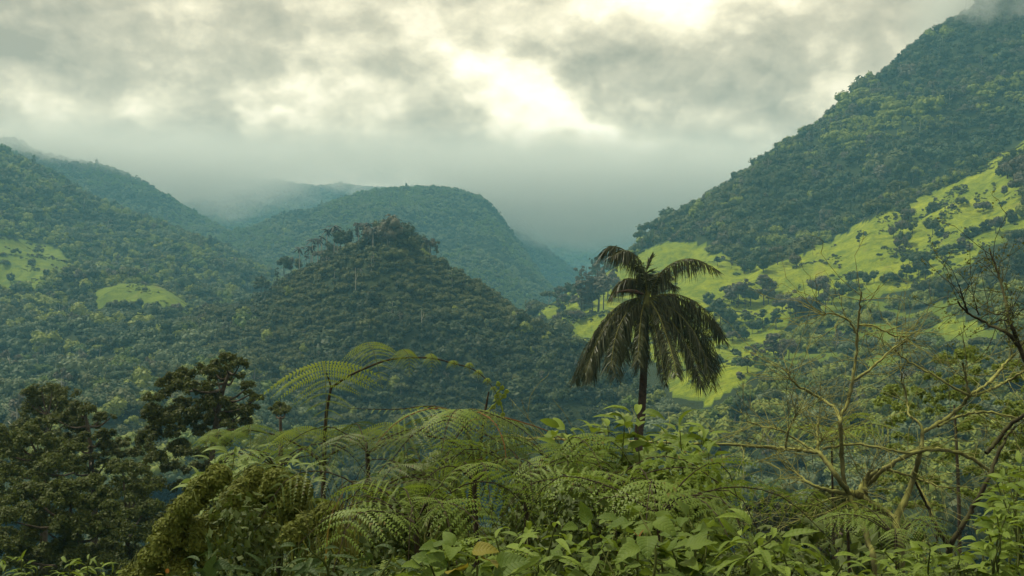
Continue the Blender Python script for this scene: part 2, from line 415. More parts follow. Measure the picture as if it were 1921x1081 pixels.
RM_LOW = [(960, 690, 660), (1000, 672, 650), (1100, 650, 640), (1300, 640, 620), (1440, 630, 600), (1600, 600, 590), (1750, 570, 580), (1921, 520, 570), (2300, 470, 560)]
RM_LOW2 = [(960, 800, 520), (1100, 780, 500), (1260, 750, 480), (1400, 735, 450), (1600, 735, 410), (1921, 740, 360), (2300, 720, 340)]
RM_FOOT = [(960, 1010, 380), (1100, 1010, 360), (1300, 1000, 330), (1600, 1040, 240), (1921, 1060, 200), (2300, 1060, 190)]
loft('mountainside', [RM_FOOT, RM_LOW2, RM_LOW, RM_SPUR, RM_GULLY, RM_CREST, back(RM_CREST, 60, 250), back(RM_CREST, 260, 700)],
     [26, 30, 34, 8, 34, 8, 6], 230, 'steep right mountainside, forested above and bright grazed pasture below', 11, 70, 3, past_right)

MH_CREST = [(260, 680, 700), (330, 620, 720), (400, 582, 740), (470, 576, 730), (500, 556, 710), (530, 536, 690), (580, 510, 670), (640, 478, 655), (700, 446, 650), (735, 430, 650), (775, 460, 642), (840, 512, 630),
            (900, 548, 610), (940, 576, 600), (1000, 612, 580), (1040, 634, 565), (1085, 668, 550), (1180, 716, 520), (1260, 772, 490), (1340, 824, 460), (1420, 870, 440)]
MH_MID = [(260, 760, 560), (330, 720, 580), (470, 680, 580), (580, 650, 560), (700, 620, 545), (840, 660, 530), (1000, 730, 490), (1180, 800, 455), (1260, 840, 440), (1340, 880, 425), (1420, 920, 415)]
MH_FOOT = [(260, 960, 420), (470, 960, 410), (700, 960, 400), (1000, 970, 385), (1260, 980, 380), (1420, 990, 375)]
loft('hill', [MH_FOOT, MH_MID, MH_CREST, back(MH_CREST, 60, 110), back(MH_CREST, 260, 260)], [30, 44, 8, 6], 170, 'dark forested hill with a pointed top in the middle of the valley', 7, 45, 21)

def past_left(x, y, V):
    w = 8 * fbm(V[:, 0] / 30, V[:, 1] / 30, 3, 8)
    p = in_poly(x + w, y + w, [(-220, 430), (0, 446), (60, 455), (110, 468), (135, 490), (120, 515), (60, 545), (0, 552), (-220, 560)])
    return np.where(p, 1.0, 0.0)
LH_CREST = [(-260, 150, 1500), (0, 280, 1500), (60, 312, 1500), (130, 354, 1500), (200, 388, 1500), (260, 414, 1490), (330, 442, 1470), (400, 474, 1450), (450, 500, 1420), (500, 528, 1400), (600, 585, 1350)]
LH_PAST = [(-260, 430, 1110), (0, 448, 1100), (130, 482, 1080), (260, 522, 1050), (400, 556, 1000), (500, 580, 960), (600, 620, 920)]
LH_BENCH = [(-260, 560, 930), (0, 556, 920), (130, 556, 900), (260, 572, 880), (340, 590, 860), (400, 600, 850), (500, 622, 840), (600, 650, 830)]
LH_LOW = [(-260, 690, 660), (0, 680, 660), (200, 668, 660), (400, 650, 660), (500, 660, 660), (600, 690, 660)]
LH_FOOT = [(-260, 960, 330), (0, 950, 330), (200, 940, 340), (450, 920, 380), (600, 900, 420)]
loft('hillside', [LH_FOOT, LH_LOW, LH_BENCH, LH_PAST, LH_CREST, back(LH_CREST, 80, 250), back(LH_CREST, 250, 600)], [30, 26, 20, 40, 8, 6], 150,
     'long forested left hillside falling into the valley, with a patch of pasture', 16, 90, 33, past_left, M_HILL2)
GM_TOP = [(130, 585, 850), (170, 560, 850), (200, 541, 850), (250, 533, 850), (300, 541, 845), (345, 566, 840), (390, 600, 835)]
GM_FOOT = [(130, 640, 760), (200, 606, 765), (250, 598, 765), (300, 598, 765), (345, 606, 765), (390, 640, 760)]
loft('grass_knoll', [GM_FOOT, GM_TOP, back(GM_TOP, 12, 60), back(GM_TOP, 80, 120)], [16, 8, 6], 40, 'small bright green grassy knoll on the left hillside', 3.0, 22, 5,
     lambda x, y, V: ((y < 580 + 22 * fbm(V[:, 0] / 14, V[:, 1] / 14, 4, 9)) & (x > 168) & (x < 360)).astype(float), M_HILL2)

L2_CREST = [(-260, 180, 2200), (0, 262, 2200), (30, 264, 2200), (60, 282, 2190), (120, 302, 2180), (200, 322, 2150), (270, 352, 2120), (330, 385, 2100), (400, 425, 2060), (470, 470, 2020), (560, 540, 1980)]
L2_FOOT = [(-260, 560, 1500), (0, 560, 1500), (200, 570, 1500), (400, 590, 1500), (560, 620, 1500)]
loft('left_ridge', [L2_FOOT, L2_CREST, back(L2_CREST, 100, 400)], [50, 10], 110, 'second forested left ridge running up into the cloud', 14, 130, 41)
DM_CREST = [(200, 520, 1750), (300, 478, 1800), (360, 455, 1830), (420, 440, 1860), (500, 418, 1900), (560, 400, 1940), (640, 372, 1980), (700, 358, 2000), (780, 352, 2010), (840, 354, 2010), (880, 364, 2000), (915, 386, 1980), (935, 412, 1960), (960, 446, 1940), (990, 486, 1920), (1020, 526, 1890), (1060, 572, 1850), (1110, 630, 1800)]
DM_FOOT = [(200, 640, 1250), (500, 650, 1250), (800, 680, 1250), (1000, 690, 1200), (1110, 700, 1150)]
loft('round_ridge', [DM_FOOT, DM_CREST, back(DM_CREST, 90, 300), back(DM_CREST, 250, 600)], [54, 8, 6], 170, 'hazy blue-green rounded forest ridge behind the pointed hill', 15, 110, 52)
R3_CREST = [(840, 370, 2600), (900, 390, 2600), (950, 420, 2600), (1000, 454, 2580), (1040, 482, 2560), (1080, 516, 2540), (1130, 566, 2500), (1200, 640, 2450)]
R3_FOOT = [(840, 640, 2000), (1000, 640, 2000), (1100, 650, 2000), (1200, 690, 2000)]
loft('shoulder_ridge', [R3_FOOT, R3_CREST, back(R3_CREST, 120, 500)], [34, 10], 70, 'faint blue forest shoulder just right of the rounded ridge', 20, 120, 61)
F1_CREST = [(-260, 330, 3200), (150, 334, 3200), (400, 340, 3200), (600, 346, 3200), (760, 360, 3150), (900, 360, 3100), (1000, 420, 3050)]
F1_FOOT = [(-260, 560, 2300), (300, 560, 2300), (700, 570, 2300), (1000, 600, 2300)]
loft('far_ridge', [F1_FOOT, F1_CREST, back(F1_CREST, 120, 500)], [44, 8], 130, 'far dark blue ridge with its top lost in low cloud', 16, 190, 71)
F2_CREST = [(850, 385, 4000), (1000, 385, 4000), (1100, 385, 4000), (1200, 385, 4000), (1350, 385, 4000), (1600, 385, 4000)]
F2_FOOT = [(850, 620, 2900), (1100, 620, 2900), (1350, 620, 2900), (1600, 620, 2900)]
loft('gap_mountain', [F2_FOOT, F2_CREST, back(F2_CREST, 120, 500)], [30, 8], 80, 'farthest blue mountain in the gap, fading into cloud', 30, 220, 81)

# the ground: one sheet from under the viewer down the slope, over the valley and on to the horizon
def ground_z(x, y):
    r = np.sqrt(np.maximum(y, 0) ** 2 + (0.35 * np.asarray(x)) ** 2) * np.where(y < 0, 0, 1)
    z = np.interp(r, [0, 3, 6, 9, 12, 16, 22, 35, 60, 100, 180, 320, 600, 6000], [-1.7, -1.72, -1.95, -2.7, -3.6, -5.0, -7.8, -13.5, -24, -38, -58, -76, -84, -90])
    k = np.clip(r / 60, 0.04, 1)
    z = z - 1.3 * np.clip(-np.asarray(x) - 2.2, 0, 4) * np.clip((r - 4) / 4, 0, 1) * np.exp(-r / 60)
    return z + k * 3.2 * fbm(np.asarray(x) / (9 + 0 * r), y / 9, 3, 91)
ax = np.concatenate([-np.geomspace(4600, 1, 90), [0], np.geomspace(1, 4600, 90)])
ay = np.concatenate([[-4600, -2500, -1200, -500, -200, -80, -30, -10, -4], np.linspace(0, 40, 60), np.geomspace(41, 4600, 90)])
gx, gy = np.meshgrid(ax, ay)
gz = ground_z(gx, gy)
nu_, nv_ = len(ax), len(ay)
ii = np.arange(nv_ - 1)[:, None] * nu_; jj = np.arange(nu_ - 1)[None, :]
gme = make_mesh('ground', [(np.stack([gx, gy, gz], -1).reshape(-1, 3), np.stack([ii + jj, ii + jj + 1, ii + nu_ + jj + 1, ii + nu_ + jj], -1).reshape(-1, 4), 0)], [M_HILL])
gat = gme.attributes.new('pasture', 'FLOAT', 'POINT')
tag(link('ground', gme), 'dark leafy ground sloping away below the viewer into the valley', None, None, 'structure')
def gz1(x, y): return float(ground_z(np.array([x]), np.array([y]))[0])

# ------------------------------------------------------------------ tree crowns
_ico = {}
def ico(sub):
    if sub not in _ico:
        import bmesh
        b = bmesh.new(); bmesh.ops.create_icosphere(b, subdivisions=sub, radius=1.0)
        b.verts.ensure_lookup_table()
        _ico[sub] = (np.array([v.co[:] for v in b.verts]), np.array([[v.index for v in f.verts] for f in b.faces])); b.free()
    return _ico[sub]
def leaf_cloud(C, R, n, size, rng, zmin=-0.45, sq=(1, 1, 1), inner=0.72):
    """n small leaf faces spread over and just inside the lumps with centres C and radii R"""
    C = np.asarray(C, float); R = np.asarray(R, float)
    k = rng.choice(len(C), n, p=R**2 / np.sum(R**2))
    d = rng.normal(size=(n, 3)); d /= np.linalg.norm(d, axis=1)[:, None]
    lo = d[:, 2] < zmin; d[lo, 2] *= -1
    p = C[k] + d * R[k][:, None] * np.asarray(sq) * rng.uniform(inner, 1.08, n)[:, None]
    nr = d + rng.normal(size=(n, 3)) * 0.45; nr[:, 2] += 0.25; nr /= np.linalg.norm(nr, axis=1)[:, None]
    t = np.cross(nr, rng.normal(size=(n, 3))); t /= np.linalg.norm(t, axis=1)[:, None]
    b = np.cross(nr, t)
    s = size * rng.uniform(0.6, 1.35, n)[:, None]; w = s * rng.uniform(0.45, 0.8, n)[:, None]
    V = np.stack([p - t * s, p + b * w - nr * 0.15 * s, p + t * s, p - b * w - nr * 0.15 * s], 1).reshape(-1, 3)
    return V, np.arange(4 * n).reshape(n, 4)
def cores(C, R, sub, rng, k=0.8, sq=(1, 1, 1)):
    v, f = ico(sub); Vs, Fs = [], []
    for i, (c, r) in enumerate(zip(C, R)):
        q = v * np.asarray(sq) * (1 + 0.16 * rng.normal(size=(len(v), 1))) * r * k + np.asarray(c)
        Vs.append(q); Fs.append(f + i * len(v))
    return np.concatenate(Vs), np.concatenate(Fs)
def trunk_geo(h, r, rng, limbs=3, top=None):
    pts = np.array([(0, 0, -0.06 * h), (0.01 * h * rng.normal(), 0.01 * h * rng.normal(), 0.4 * h), (0.03 * h * rng.normal(), 0.03 * h * rng.normal(), h)])
    pts = resample(pts, 7); V, Fc = tube(pts, np.linspace(r, r * 0.35, 7), 7)
    out = [(V, Fc, 0)]
    for i in range(limbs):
        s = pts[rng.integers(3, 6)]; a = rng.uniform(0, 6.28); l = h * rng.uniform(0.18, 0.3)
        e = s + np.array((math.cos(a) * l, math.sin(a) * l, l * rng.uniform(0.4, 0.9)))
        V, Fc = tube(resample([s, (s + e) / 2 + (0, 0, -0.03 * h), e], 5), np.linspace(r * 0.45, r * 0.15, 5), 5); out.append((V, Fc, 0))
    return out
# crown shapes for trees of unit height (lumps: x, y, z, radius)
def lumps_for(kind, rng):
    L = []
    if kind == 'broad':
        for i in range(11):
            a = rng.uniform(0, 6.28); q = 0.30 * math.sqrt(rng.uniform(0, 1)); L.append((q*math.cos(a), q*math.sin(a), rng.uniform(0.52, 0.82) - 0.5 * q, rng.uniform(0.13, 0.20)))
    elif kind == 'tall':
        for i in range(13):
            z = rng.uniform(0.28, 0.92); a = rng.uniform(0, 6.28); q = 0.13 * (1.15 - z) * 1.5; L.append((q*math.cos(a), q*math.sin(a), z, rng.uniform(0.07, 0.12)))
    elif kind == 'umbrella':
        for i in range(12):
            a = rng.uniform(0, 6.28); q = 0.42 * math.sqrt(rng.uniform(0, 1)); L.append((q*math.cos(a), q*math.sin(a), 0.86 - 0.5 * q*q + rng.uniform(-.03, .03), rng.uniform(0.09, 0.14)))
    elif kind == 'sparse':
        for i in range(13):
            z = rng.uniform(0.3, 0.95); a = rng.uniform(0, 6.28); q = rng.uniform(0.04, 0.16); L.append((q*math.cos(a), q*math.sin(a), z, rng.uniform(0.045, 0.085)))
    elif kind == 'round':
        for i in range(12):
            d = rng.normal(size=3); d /= np.linalg.norm(d); L.append((d[0]*0.26, d[1]*0.26, 0.52 + d[2]*0.26, rng.uniform(0.15, 0.21)))
    elif kind == 'dome':
        for i in range(14):
            a = rng.uniform(0, 6.28); q = 0.5 * math.sqrt(rng.uniform(0, 1)); L.append((q*math.cos(a), q*math.sin(a), 0.55 - 0.9 * q*q + rng.uniform(-.05, .07), rng.uniform(0.14, 0.24)))
    L = np.array(L)
    return L[:, :3], L[:, 3]
PROTO = {}
def crown_mesh(kind, var, mat, leaves=420, size=None, core=True):
    key = (kind, var, mat)
    if key in PROTO: return PROTO[key]
    rng = np.random.default_rng(abs(hash_s(kind)) + 31 * var)
    C, R = lumps_for(kind, rng)
    size = size or {'sparse': 0.028, 'tall': 0.034, 'dome': 0.075}.get(kind, 0.045)
    parts = [(*leaf_cloud(C, R, leaves, size, rng), 0)]
    if core: parts.append((*cores(C, R, 1, rng, 0.62 if kind == 'sparse' else 0.78), 0))
    if var >= 30 and kind in ('tall', 'umbrella', 'sparse'):
        parts += [(V, Fc, 1) for V, Fc, _ in trunk_geo({'umbrella': 0.85}.get(kind, 0.9), 0.02, rng, 3)]
    PROTO[key] = make_mesh('crown', parts, [M_CROWN[mat], M_PALEBARK])
    return PROTO[key]
def hash_s(s):
    h = 7
    for c in s: h = (h * 131 + ord(c)) % 1000003
    return h
TRUNK = {}
def trunk_mesh(kind, var, pale=False):
    key = (kind, var, pale)
    if key not in TRUNK:
        rng = np.random.default_rng(hash_s(kind) + 77 * var + 5)
        h = {'broad': 0.7, 'tall': 0.9, 'umbrella': 0.85, 'sparse': 0.92, 'round': 0.5, 'dome': 0.5}[kind]
        TRUNK[key] = make_mesh('trunk', trunk_geo(h, {'tall': 0.018, 'sparse': 0.016}.get(kind, 0.024), rng, 4), [M_PALEBARK if pale else M_BARK])
    return TRUNK[key]

# ------------------------------------------------------------------ forest canopies: instanced over points on a hill
PCOL = bpy.data.collections.new('canopy_shapes')
def canopy_group(name, meshes):
    c = bpy.data.collections.new(name)
    for i, me in enumerate(meshes):
        o = bpy.data.objects.new('%s_%02d' % (name, i), me); c.objects.link(o)
    return c
def scatter_tree(col, seedval):
    ng = bpy.data.node_groups.new('scatter', 'GeometryNodeTree')
    ng.interface.new_socket('Geometry', in_out='INPUT', socket_type='NodeSocketGeometry')
    ng.interface.new_socket('Geometry', in_out='OUTPUT', socket_type='NodeSocketGeometry')
    N, L = ng.nodes, ng.links
    gi = N.new('NodeGroupInput'); go = N.new('NodeGroupOutput')
    ci = N.new('GeometryNodeCollectionInfo'); ci.inputs[0].default_value = col
    ci.inputs['Separate Children'].default_value = True; ci.inputs['Reset Children'].default_value = True
    ip = N.new('GeometryNodeInstanceOnPoints'); ip.inputs['Pick Instance'].default_value = True
    def attr(nm, dt):
        a = N.new('GeometryNodeInputNamedAttribute'); a.data_type = dt; a.inputs[0].default_value = nm
        return [s for s in a.outputs if s.enabled and s.name == 'Attribute'][0]
    L.new(gi.outputs[0], ip.inputs['Points']); L.new(ci.outputs[0], ip.inputs['Instance'])
    L.new(attr('idx', 'INT'), ip.inputs['Instance Index'])
    er = N.new('FunctionNodeEulerToRotation'); L.new(attr('rot', 'FLOAT_VECTOR'), er.inputs[0])
    L.new(er.outputs[0], ip.inputs['Rotation']); L.new(attr('scl', 'FLOAT_VECTOR'), ip.inputs['Scale'])
    L.new(ip.outputs[0], go.inputs[0])
    return ng
def scatter_obj(name, pts, rot, scl, idx, col, label, kind='stuff'):
    me = bpy.data.meshes.new(name)
    me.vertices.add(len(pts)); me.vertices.foreach_set('co', np.asarray(pts, np.float32).ravel())
    for nm, dt, arr in (('rot', 'FLOAT_VECTOR', rot), ('scl', 'FLOAT_VECTOR', scl)):
        a = me.attributes.new(nm, dt, 'POINT'); a.data.foreach_set('vector', np.asarray(arr, np.float32).ravel())
    a = me.attributes.new('idx', 'INT', 'POINT'); a.data.foreach_set('value', np.asarray(idx, np.int32))
    me.update()
    o = link(name, me); md = o.modifiers.new('scatter', 'NODES'); md.node_group = scatter_tree(col, 0)
    return tag(o, label, None, None, kind)
def sample_hill(h, spacing, rng, keep, v0=0.0, v1=1.0):
    H = HILLS[h]; G = H['G']; nv, nu = H['nv'], H['nu']
    a = G[:-1, :-1]; e1 = G[:-1, 1:] - a; e2 = G[1:, :-1] - a
    ar = np.linalg.norm(np.cross(e1, e2), axis=-1)
    mv = np.zeros_like(ar); mv[int(v0 * (nv - 1)):int(math.ceil(v1 * (nv - 1)))] = 1; ar = ar * mv
    n = int(ar.sum() / spacing**2 * 2.2)
    c = rng.choice(ar.size, n, p=(ar / ar.sum()).ravel()); i, j = np.divmod(c, nu - 1)
    u = rng.uniform(0, 1, n)[:, None]; v = rng.uniform(0, 1, n)[:, None]
    p = (G[i, j] * (1 - u) + G[i, j + 1] * u) * (1 - v) + (G[i + 1, j] * (1 - u) + G[i + 1, j + 1] * u) * v
    cell = np.floor(p[:, 0] / spacing).astype(np.int64) * 100003 + np.floor(p[:, 1] / spacing).astype(np.int64)
    _, first = np.unique(cell, return_index=True); p = p[first]
    qx, qy = proj(p)
    return p[keep(qx, qy, p)]
def forest(name, h, spacing, height, kinds, label, seed, keep=lambda x, y, p: np.ones(len(p), bool), v1=0.9, sink=0.35, jitter=0.30, hue=120.0, em_share=0.06):
    rng = np.random.default_rng(seed)
    p = sample_hill(h, spacing, rng, keep, 0.0, v1)
    EM = [('tall', 30, D), ('umbrella', 31, O), ('sparse', 32, Gy), ('round', 33, Lo), ('sparse', 34, Pa)]
    col = canopy_group(name + '_shapes', [crown_mesh(*k) for k in kinds + EM]); n = len(p)
    # patches of like trees: the pick follows slow noise
    q = fbm(p[:, 0] / hue, p[:, 1] / hue, 4, seed) * 1.2 + fbm(p[:, 0] / (hue * .3), p[:, 1] / (hue * .3), 3, seed + 3) * 0.8 + 0.5 + rng.normal(size=n) * 0.20
    idx = np.clip((q * len(kinds)).astype(int), 0, len(kinds) - 1)
    em = rng.uniform(size=n) < em_share; idx = np.where(em, len(kinds) + rng.integers(0, len(EM), n), idx)
    s = height * np.exp(rng.normal(size=n) * jitter) * np.where(em, 1.2, 1.0)
    scl = np.stack([s * rng.uniform(0.85, 1.2, n), s * rng.uniform(0.85, 1.2, n), s * rng.uniform(0.8, 1.15, n)], 1)
    p = p.copy(); p[:, 2] -= np.where(em, 0.3, sink) * scl[:, 2]
    rot = np.stack([rng.normal(size=n) * 0.08, rng.normal(size=n) * 0.08, rng.uniform(0, 6.28, n)], 1)
    return scatter_obj(name, p, rot, scl, idx, col, label)
D, O, B, Gy, Fr, Pa, Lo, Dp = 0, 1, 2, 3, 4, 5, 6, 7
forest('hill_forest', 'hill', 4.5, 7.0, [('broad', 0, Dp), ('round', 1, D), ('broad', 2, Dp), ('broad', 3, Dp), ('dome', 4, D), ('round', 5, Dp), ('broad', 6, D), ('broad', 7, O)], 'dense dark forest canopy covering the pointed middle hill', 101, v1=0.93)
not_past = lambda fn: (lambda x, y, p: fn(x, y, p) < 0.5)
def clear_view(x, y, p, hgt):
    """no tall trees right at the lower edge of the open grass: grazing keeps it clear"""
    return (past_right(x, y - hgt * F / p[:, 1] * 0.85, p) > 0.9) & (in_poly(x, y - hgt * F / p[:, 1] * 0.85, PAST_A)) & (y > 440)
forest('mountainside_forest', 'mountainside', 8.0, 12.5, [('broad', 0, D), ('round', 1, D), ('broad', 2, B), ('dome', 3, O), ('broad', 4, Gy), ('broad', 7, O), ('round', 5, D), ('broad', 6, Lo)], 'forest covering the upper right mountainside', 102,
              lambda x, y, p: (past_right(x, y, p) < 0.5) & (x < 2100) & (p[:, 1] > 560) & ~clear_view(x, y, p, 9) & ~((y > 540) & (x > 1350)), v1=0.95)
forest('lower_slope_forest', 'mountainside', 6.6, 9.5, [('broad', 0, Lo), ('broad', 1, O), ('dome', 2, Lo), ('broad', 3, Fr), ('broad', 4, Lo), ('dome', 5, Lo), ('broad', 8, O), ('broad', 7, Pa)], 'mixed scrub forest on the lower right slope', 103,
       lambda x, y, p: (x < 2150) & (((y > 530) & (x > 1350)) | (y > 745)) & (past_right(x, y, p) < 0.5) & ~clear_view(x, y, p, 6), v1=0.6, hue=40)
forest('hillside_forest', 'hillside', 7.6, 11.0, [('broad', 0, Lo), ('broad', 1, B), ('round', 2, O), ('broad', 3, Fr), ('round', 4, B), ('broad', 5, Lo), ('broad', 6, Pa), ('broad', 7, B)], 'forest covering the long left hillside', 104,
       lambda x, y, p: (past_left(x, y, p) < 0.5), v1=0.95)
forest('knoll_forest', 'grass_knoll', 6.0, 9.0, [('dome', 0, D), ('broad', 1, B), ('dome', 4, D)], 'trees around the foot of the grassy knoll', 105, lambda x, y, p: (y > 586) | (x < 172), v1=0.5)
FK = [('broad', 0, B), ('broad', 1, Pa), ('round', 2, Pa), ('broad', 3, Fr), ('broad', 5, Pa), ('broad', 4, Fr)]  # far ridges: paler crowns put sunlight and haze into the leaf colour
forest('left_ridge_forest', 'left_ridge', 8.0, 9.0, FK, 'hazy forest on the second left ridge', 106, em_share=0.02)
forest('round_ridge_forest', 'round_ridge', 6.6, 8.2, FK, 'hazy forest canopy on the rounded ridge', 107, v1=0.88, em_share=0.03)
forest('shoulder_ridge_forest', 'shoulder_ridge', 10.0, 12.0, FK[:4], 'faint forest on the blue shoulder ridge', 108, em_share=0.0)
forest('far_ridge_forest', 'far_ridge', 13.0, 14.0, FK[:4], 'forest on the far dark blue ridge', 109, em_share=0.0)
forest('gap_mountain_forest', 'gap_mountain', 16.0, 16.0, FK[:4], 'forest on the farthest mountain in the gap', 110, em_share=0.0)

# ------------------------------------------------------------------ air and low cloud
def vol_box(name, x0, x1, y0, y1, z0, z1, mat, label):
    V = [(x, y, z) for x in (x0, x1) for y in (y0, y1) for z in (z0, z1)]
    Fq = [(0, 1, 3, 2), (4, 6, 7, 5), (0, 4, 5, 1), (2, 3, 7, 6), (0, 2, 6, 4), (1, 5, 7, 3)]
    return tag(link(name, make_mesh(name, [(V, Fq, 0)], [mat], False)), label, None, None, 'stuff')
mh, g = new_mat('haze_air')
pv = g.node('ShaderNodeVolumePrincipled'); pv.inputs['Color'].default_value = (0.28, 0.70, 0.98, 1); pv.inputs['Density'].default_value = 0.00022
g.l.new(pv.outputs[0], g.node('ShaderNodeOutputMaterial').inputs['Volume'])
vol_box('haze', -4700, 4700, -4700, 4700, -110, 500, mh, 'thin blue haze filling the valley air')

def cloud_mat(name, expr, dens, albedo, aniso=0.2):
    m, g = new_mat(name)
    t = g.node('ShaderNodeTexCoord'); sp = g.node('ShaderNodeSeparateXYZ'); g.l.new(t.outputs['Object'], sp.inputs[0])
    d = expr(g, t.outputs['Object'], *sp.outputs)
    pv = g.node('ShaderNodeVolumePrincipled'); pv.inputs['Color'].default_value = (*albedo, 1); pv.inputs['Anisotropy'].default_value = aniso
    g.put(pv.inputs['Density'], g.m('MULTIPLY', g.m('MAXIMUM', d, 0.0), dens))
    g.l.new(pv.outputs[0], g.node('ShaderNodeOutputMaterial').inputs['Volume'])
    return m
def bank(g, o, x, y, z):
    mp = g.node('ShaderNodeMapping'); mp.inputs['Scale'].default_value = (1, 1, 2.2); g.l.new(o, mp.inputs[0])
    n = g.noise(mp.outputs[0], 0.0058, 6, 0.66, 0.6)
    zb = g.m('ADD', g.mapr(x, -350, 150, 0, -135, True), g.mapr(x, -700, -420, 232, 292, True))
    zz = g.m('SUBTRACT', g.m('ADD', z, g.m('MULTIPLY', g.m('SUBTRACT', n, 0.5), 230.0)), zb)
    lo = g.mapr(zz, 0, 95, 0, 1, True)
    hi = g.mapr(z, 310, 440, 1, 0, True)
    xl = g.mapr(x, -1150, -960, 0, 1, True); xr = g.mapr(x, 420, 760, 1, 0, True)
    yn = g.m('ADD', y, g.mapr(x, -900, -500, 190, 0)); yf = g.mapr(yn, 2150, 2260, 0, 1, True)
    yb = g.mapr(y, 2520, 2640, 1, 0, True)
    e = lo
    for k in (hi, xl, xr, yf, yb): e = g.m('MULTIPLY', e, k)
    return e
vol_box('cloud_bank', -1160, 770, 2030, 2650, 110, 460, cloud_mat('low_cloud', bank, 0.012, (0.93, 0.96, 0.96)), 'low grey cloud bank hanging on the far ridges')
def wisp(g, o, x, y, z):
    n = g.noise(o, 0.012, 5, 0.62)
    e = g.mapr(g.m('ADD', z, g.m('MULTIPLY', g.m('SUBTRACT', n, 0.5), 170.0)), 330, 410, 0, 1, True)
    e = g.m('MULTIPLY', e, g.mapr(n, 0.38, 0.6, 0, 1))
    for k in (g.mapr(z, 440, 478, 1, 0, True), g.mapr(x, 500, 575, 0, 1, True), g.mapr(x, 860, 960, 1, 0, True), g.mapr(y, 1130, 1190, 0, 1, True), g.mapr(y, 1420, 1500, 1, 0, True)):
        e = g.m('MULTIPLY', e, k)
    return e
vol_box('cloud_wisp', 495, 965, 1125, 1505, 290, 480, cloud_mat('wisp_cloud', wisp, 0.034, (0.93, 0.95, 0.94)), 'thin white cloud wisp over the top of the right mountainside')

def scrub(name, h, spacing, fn, thr, label, seed, x1):
    rng = np.random.default_rng(seed)
    p = sample_hill(h, spacing, rng, lambda x, y, p: (fn(x, y, p) > 0.5) & (x < x1) & (x < 1990) & (fbm(p[:, 0] / 16, p[:, 1] / 16, 4, seed) > thr), 0.1, 0.7)
    n = len(p); s = 1.3 * np.exp(rng.normal(size=n) * .55); p = p.copy(); p[:, 2] -= s * .2
    col = canopy_group(name + '_shapes', [crown_mesh('dome', 20, O, 160), crown_mesh('dome', 21, D, 160), crown_mesh('dome', 22, Fr, 160), crown_mesh('round', 23, Gy, 160)])
    scatter_obj(name, p, np.stack([s * 0, s * 0, rng.uniform(0, 6.28, n)], 1), np.stack([s * 1.2, s * 1.2, s], 1), rng.integers(0, 4, n), col, label)
scrub('pasture_scrub', 'mountainside', 2.4, past_right, 0.24, 'low scrub and tussocks dotting the bright pasture', 201, 2000)
scrub('hillside_scrub', 'hillside', 3.2, past_left, 0.16, 'low scrub dotting the left hillside pasture', 202, 400)

scrub('knoll_scrub', 'grass_knoll', 3.0, lambda x, y, p: ((x > 150) & (x < 380)).astype(float), 0.14, 'low scrub on the grassy knoll', 203, 420)
# ------------------------------------------------------------------ trees that can be told apart
def ground_at(h, px, py):
    H = HILLS[h]; d = (H['qx'] - px)**2 + (H['qy'] - py)**2
    G = H['G']; m = d < max(81.0, d.min() * 1.3)
    cand = np.where(m, G[..., 1], 1e9)
    k = np.unravel_index(np.argmin(np.where(m, d + 0.02 * (G[..., 1] - cand.min()), 1e9)), d.shape)
    p = G[k].copy()
    q = P(px, py, p[1]); q[2] = min(q[2], p[2] + 3) if abs(q[2] - p[2]) < 6 else p[2]
    return q
LOOK = {'broad': 'broad', 'tall': 'columnar', 'umbrella': 'flat-topped', 'sparse': 'airy', 'round': 'bushy', 'dome': 'spreading'}
MCOL = ['dark green', 'olive', 'blue-green', 'grey-brown', 'fresh green', 'pale green', 'light olive', 'blackish green']
ORD = 'first second third fourth fifth sixth seventh eighth ninth tenth eleventh twelfth thirteenth fourteenth fifteenth sixteenth seventeenth eighteenth nineteenth twentieth'.split()
VARC = [0]
def plant_tree(base, h, kind, mat, label, group, name='tree', pale=False, wide=1.0):
    VARC[0] += 1; v = VARC[0] % 4
    r = empty(name, base, label, 'tree', group, (VARC[0] * 2.4) % 6.28)
    r.scale = (h * wide, h * wide, h)
    link('trunk', trunk_mesh(kind, v, pale), r)
    link('crown', crown_mesh(kind, v + 10, mat, {'sparse': 520, 'tall': 700}.get(kind, 620), {'sparse': 0.030, 'tall': 0.034, 'dome': 0.05}.get(kind, 0.038)), r)
    return r
def cluster(hill, phrase, group, items):
    items = sorted(items, key=lambda t: t[0])
    seen = {}
    for (px, py, hp, kind, mat) in items: seen[(kind, mat)] = seen.get((kind, mat), 0) + 1
    cnt = {}
    for (px, py, hp, kind, mat) in items:
        k = (kind, mat); cnt[k] = cnt.get(k, 0) + 1
        nm = '%s %s tree %s' % (LOOK[kind], MCOL[mat], phrase)
        if seen[k] > 1: nm = '%s %s %s tree from left %s' % (ORD[cnt[k] - 1], LOOK[kind], MCOL[mat], phrase)
        b = ground_at(hill, px, py)
        plant_tree(b, hp * b[1] / F, kind, mat, nm, group, wide={'tall': 1.5}.get(kind, 1.0))
MS = 'mountainside'
PT = 'trees scattered over the bright pasture'
cluster(MS, 'in the grove on the middle of the pasture', PT, [(1372, 568, 36, 'round', Gy), (1385, 572, 50, 'broad', Gy), (1398, 574, 54, 'sparse', Gy), (1408, 576, 44, 'broad', D), (1420, 577, 56, 'sparse', Gy), (1432, 575, 58, 'tall', Gy), (1441, 573, 62, 'sparse', Gy), (1446, 560, 40, 'round', Gy), (1362, 552, 22, 'dome', D)])
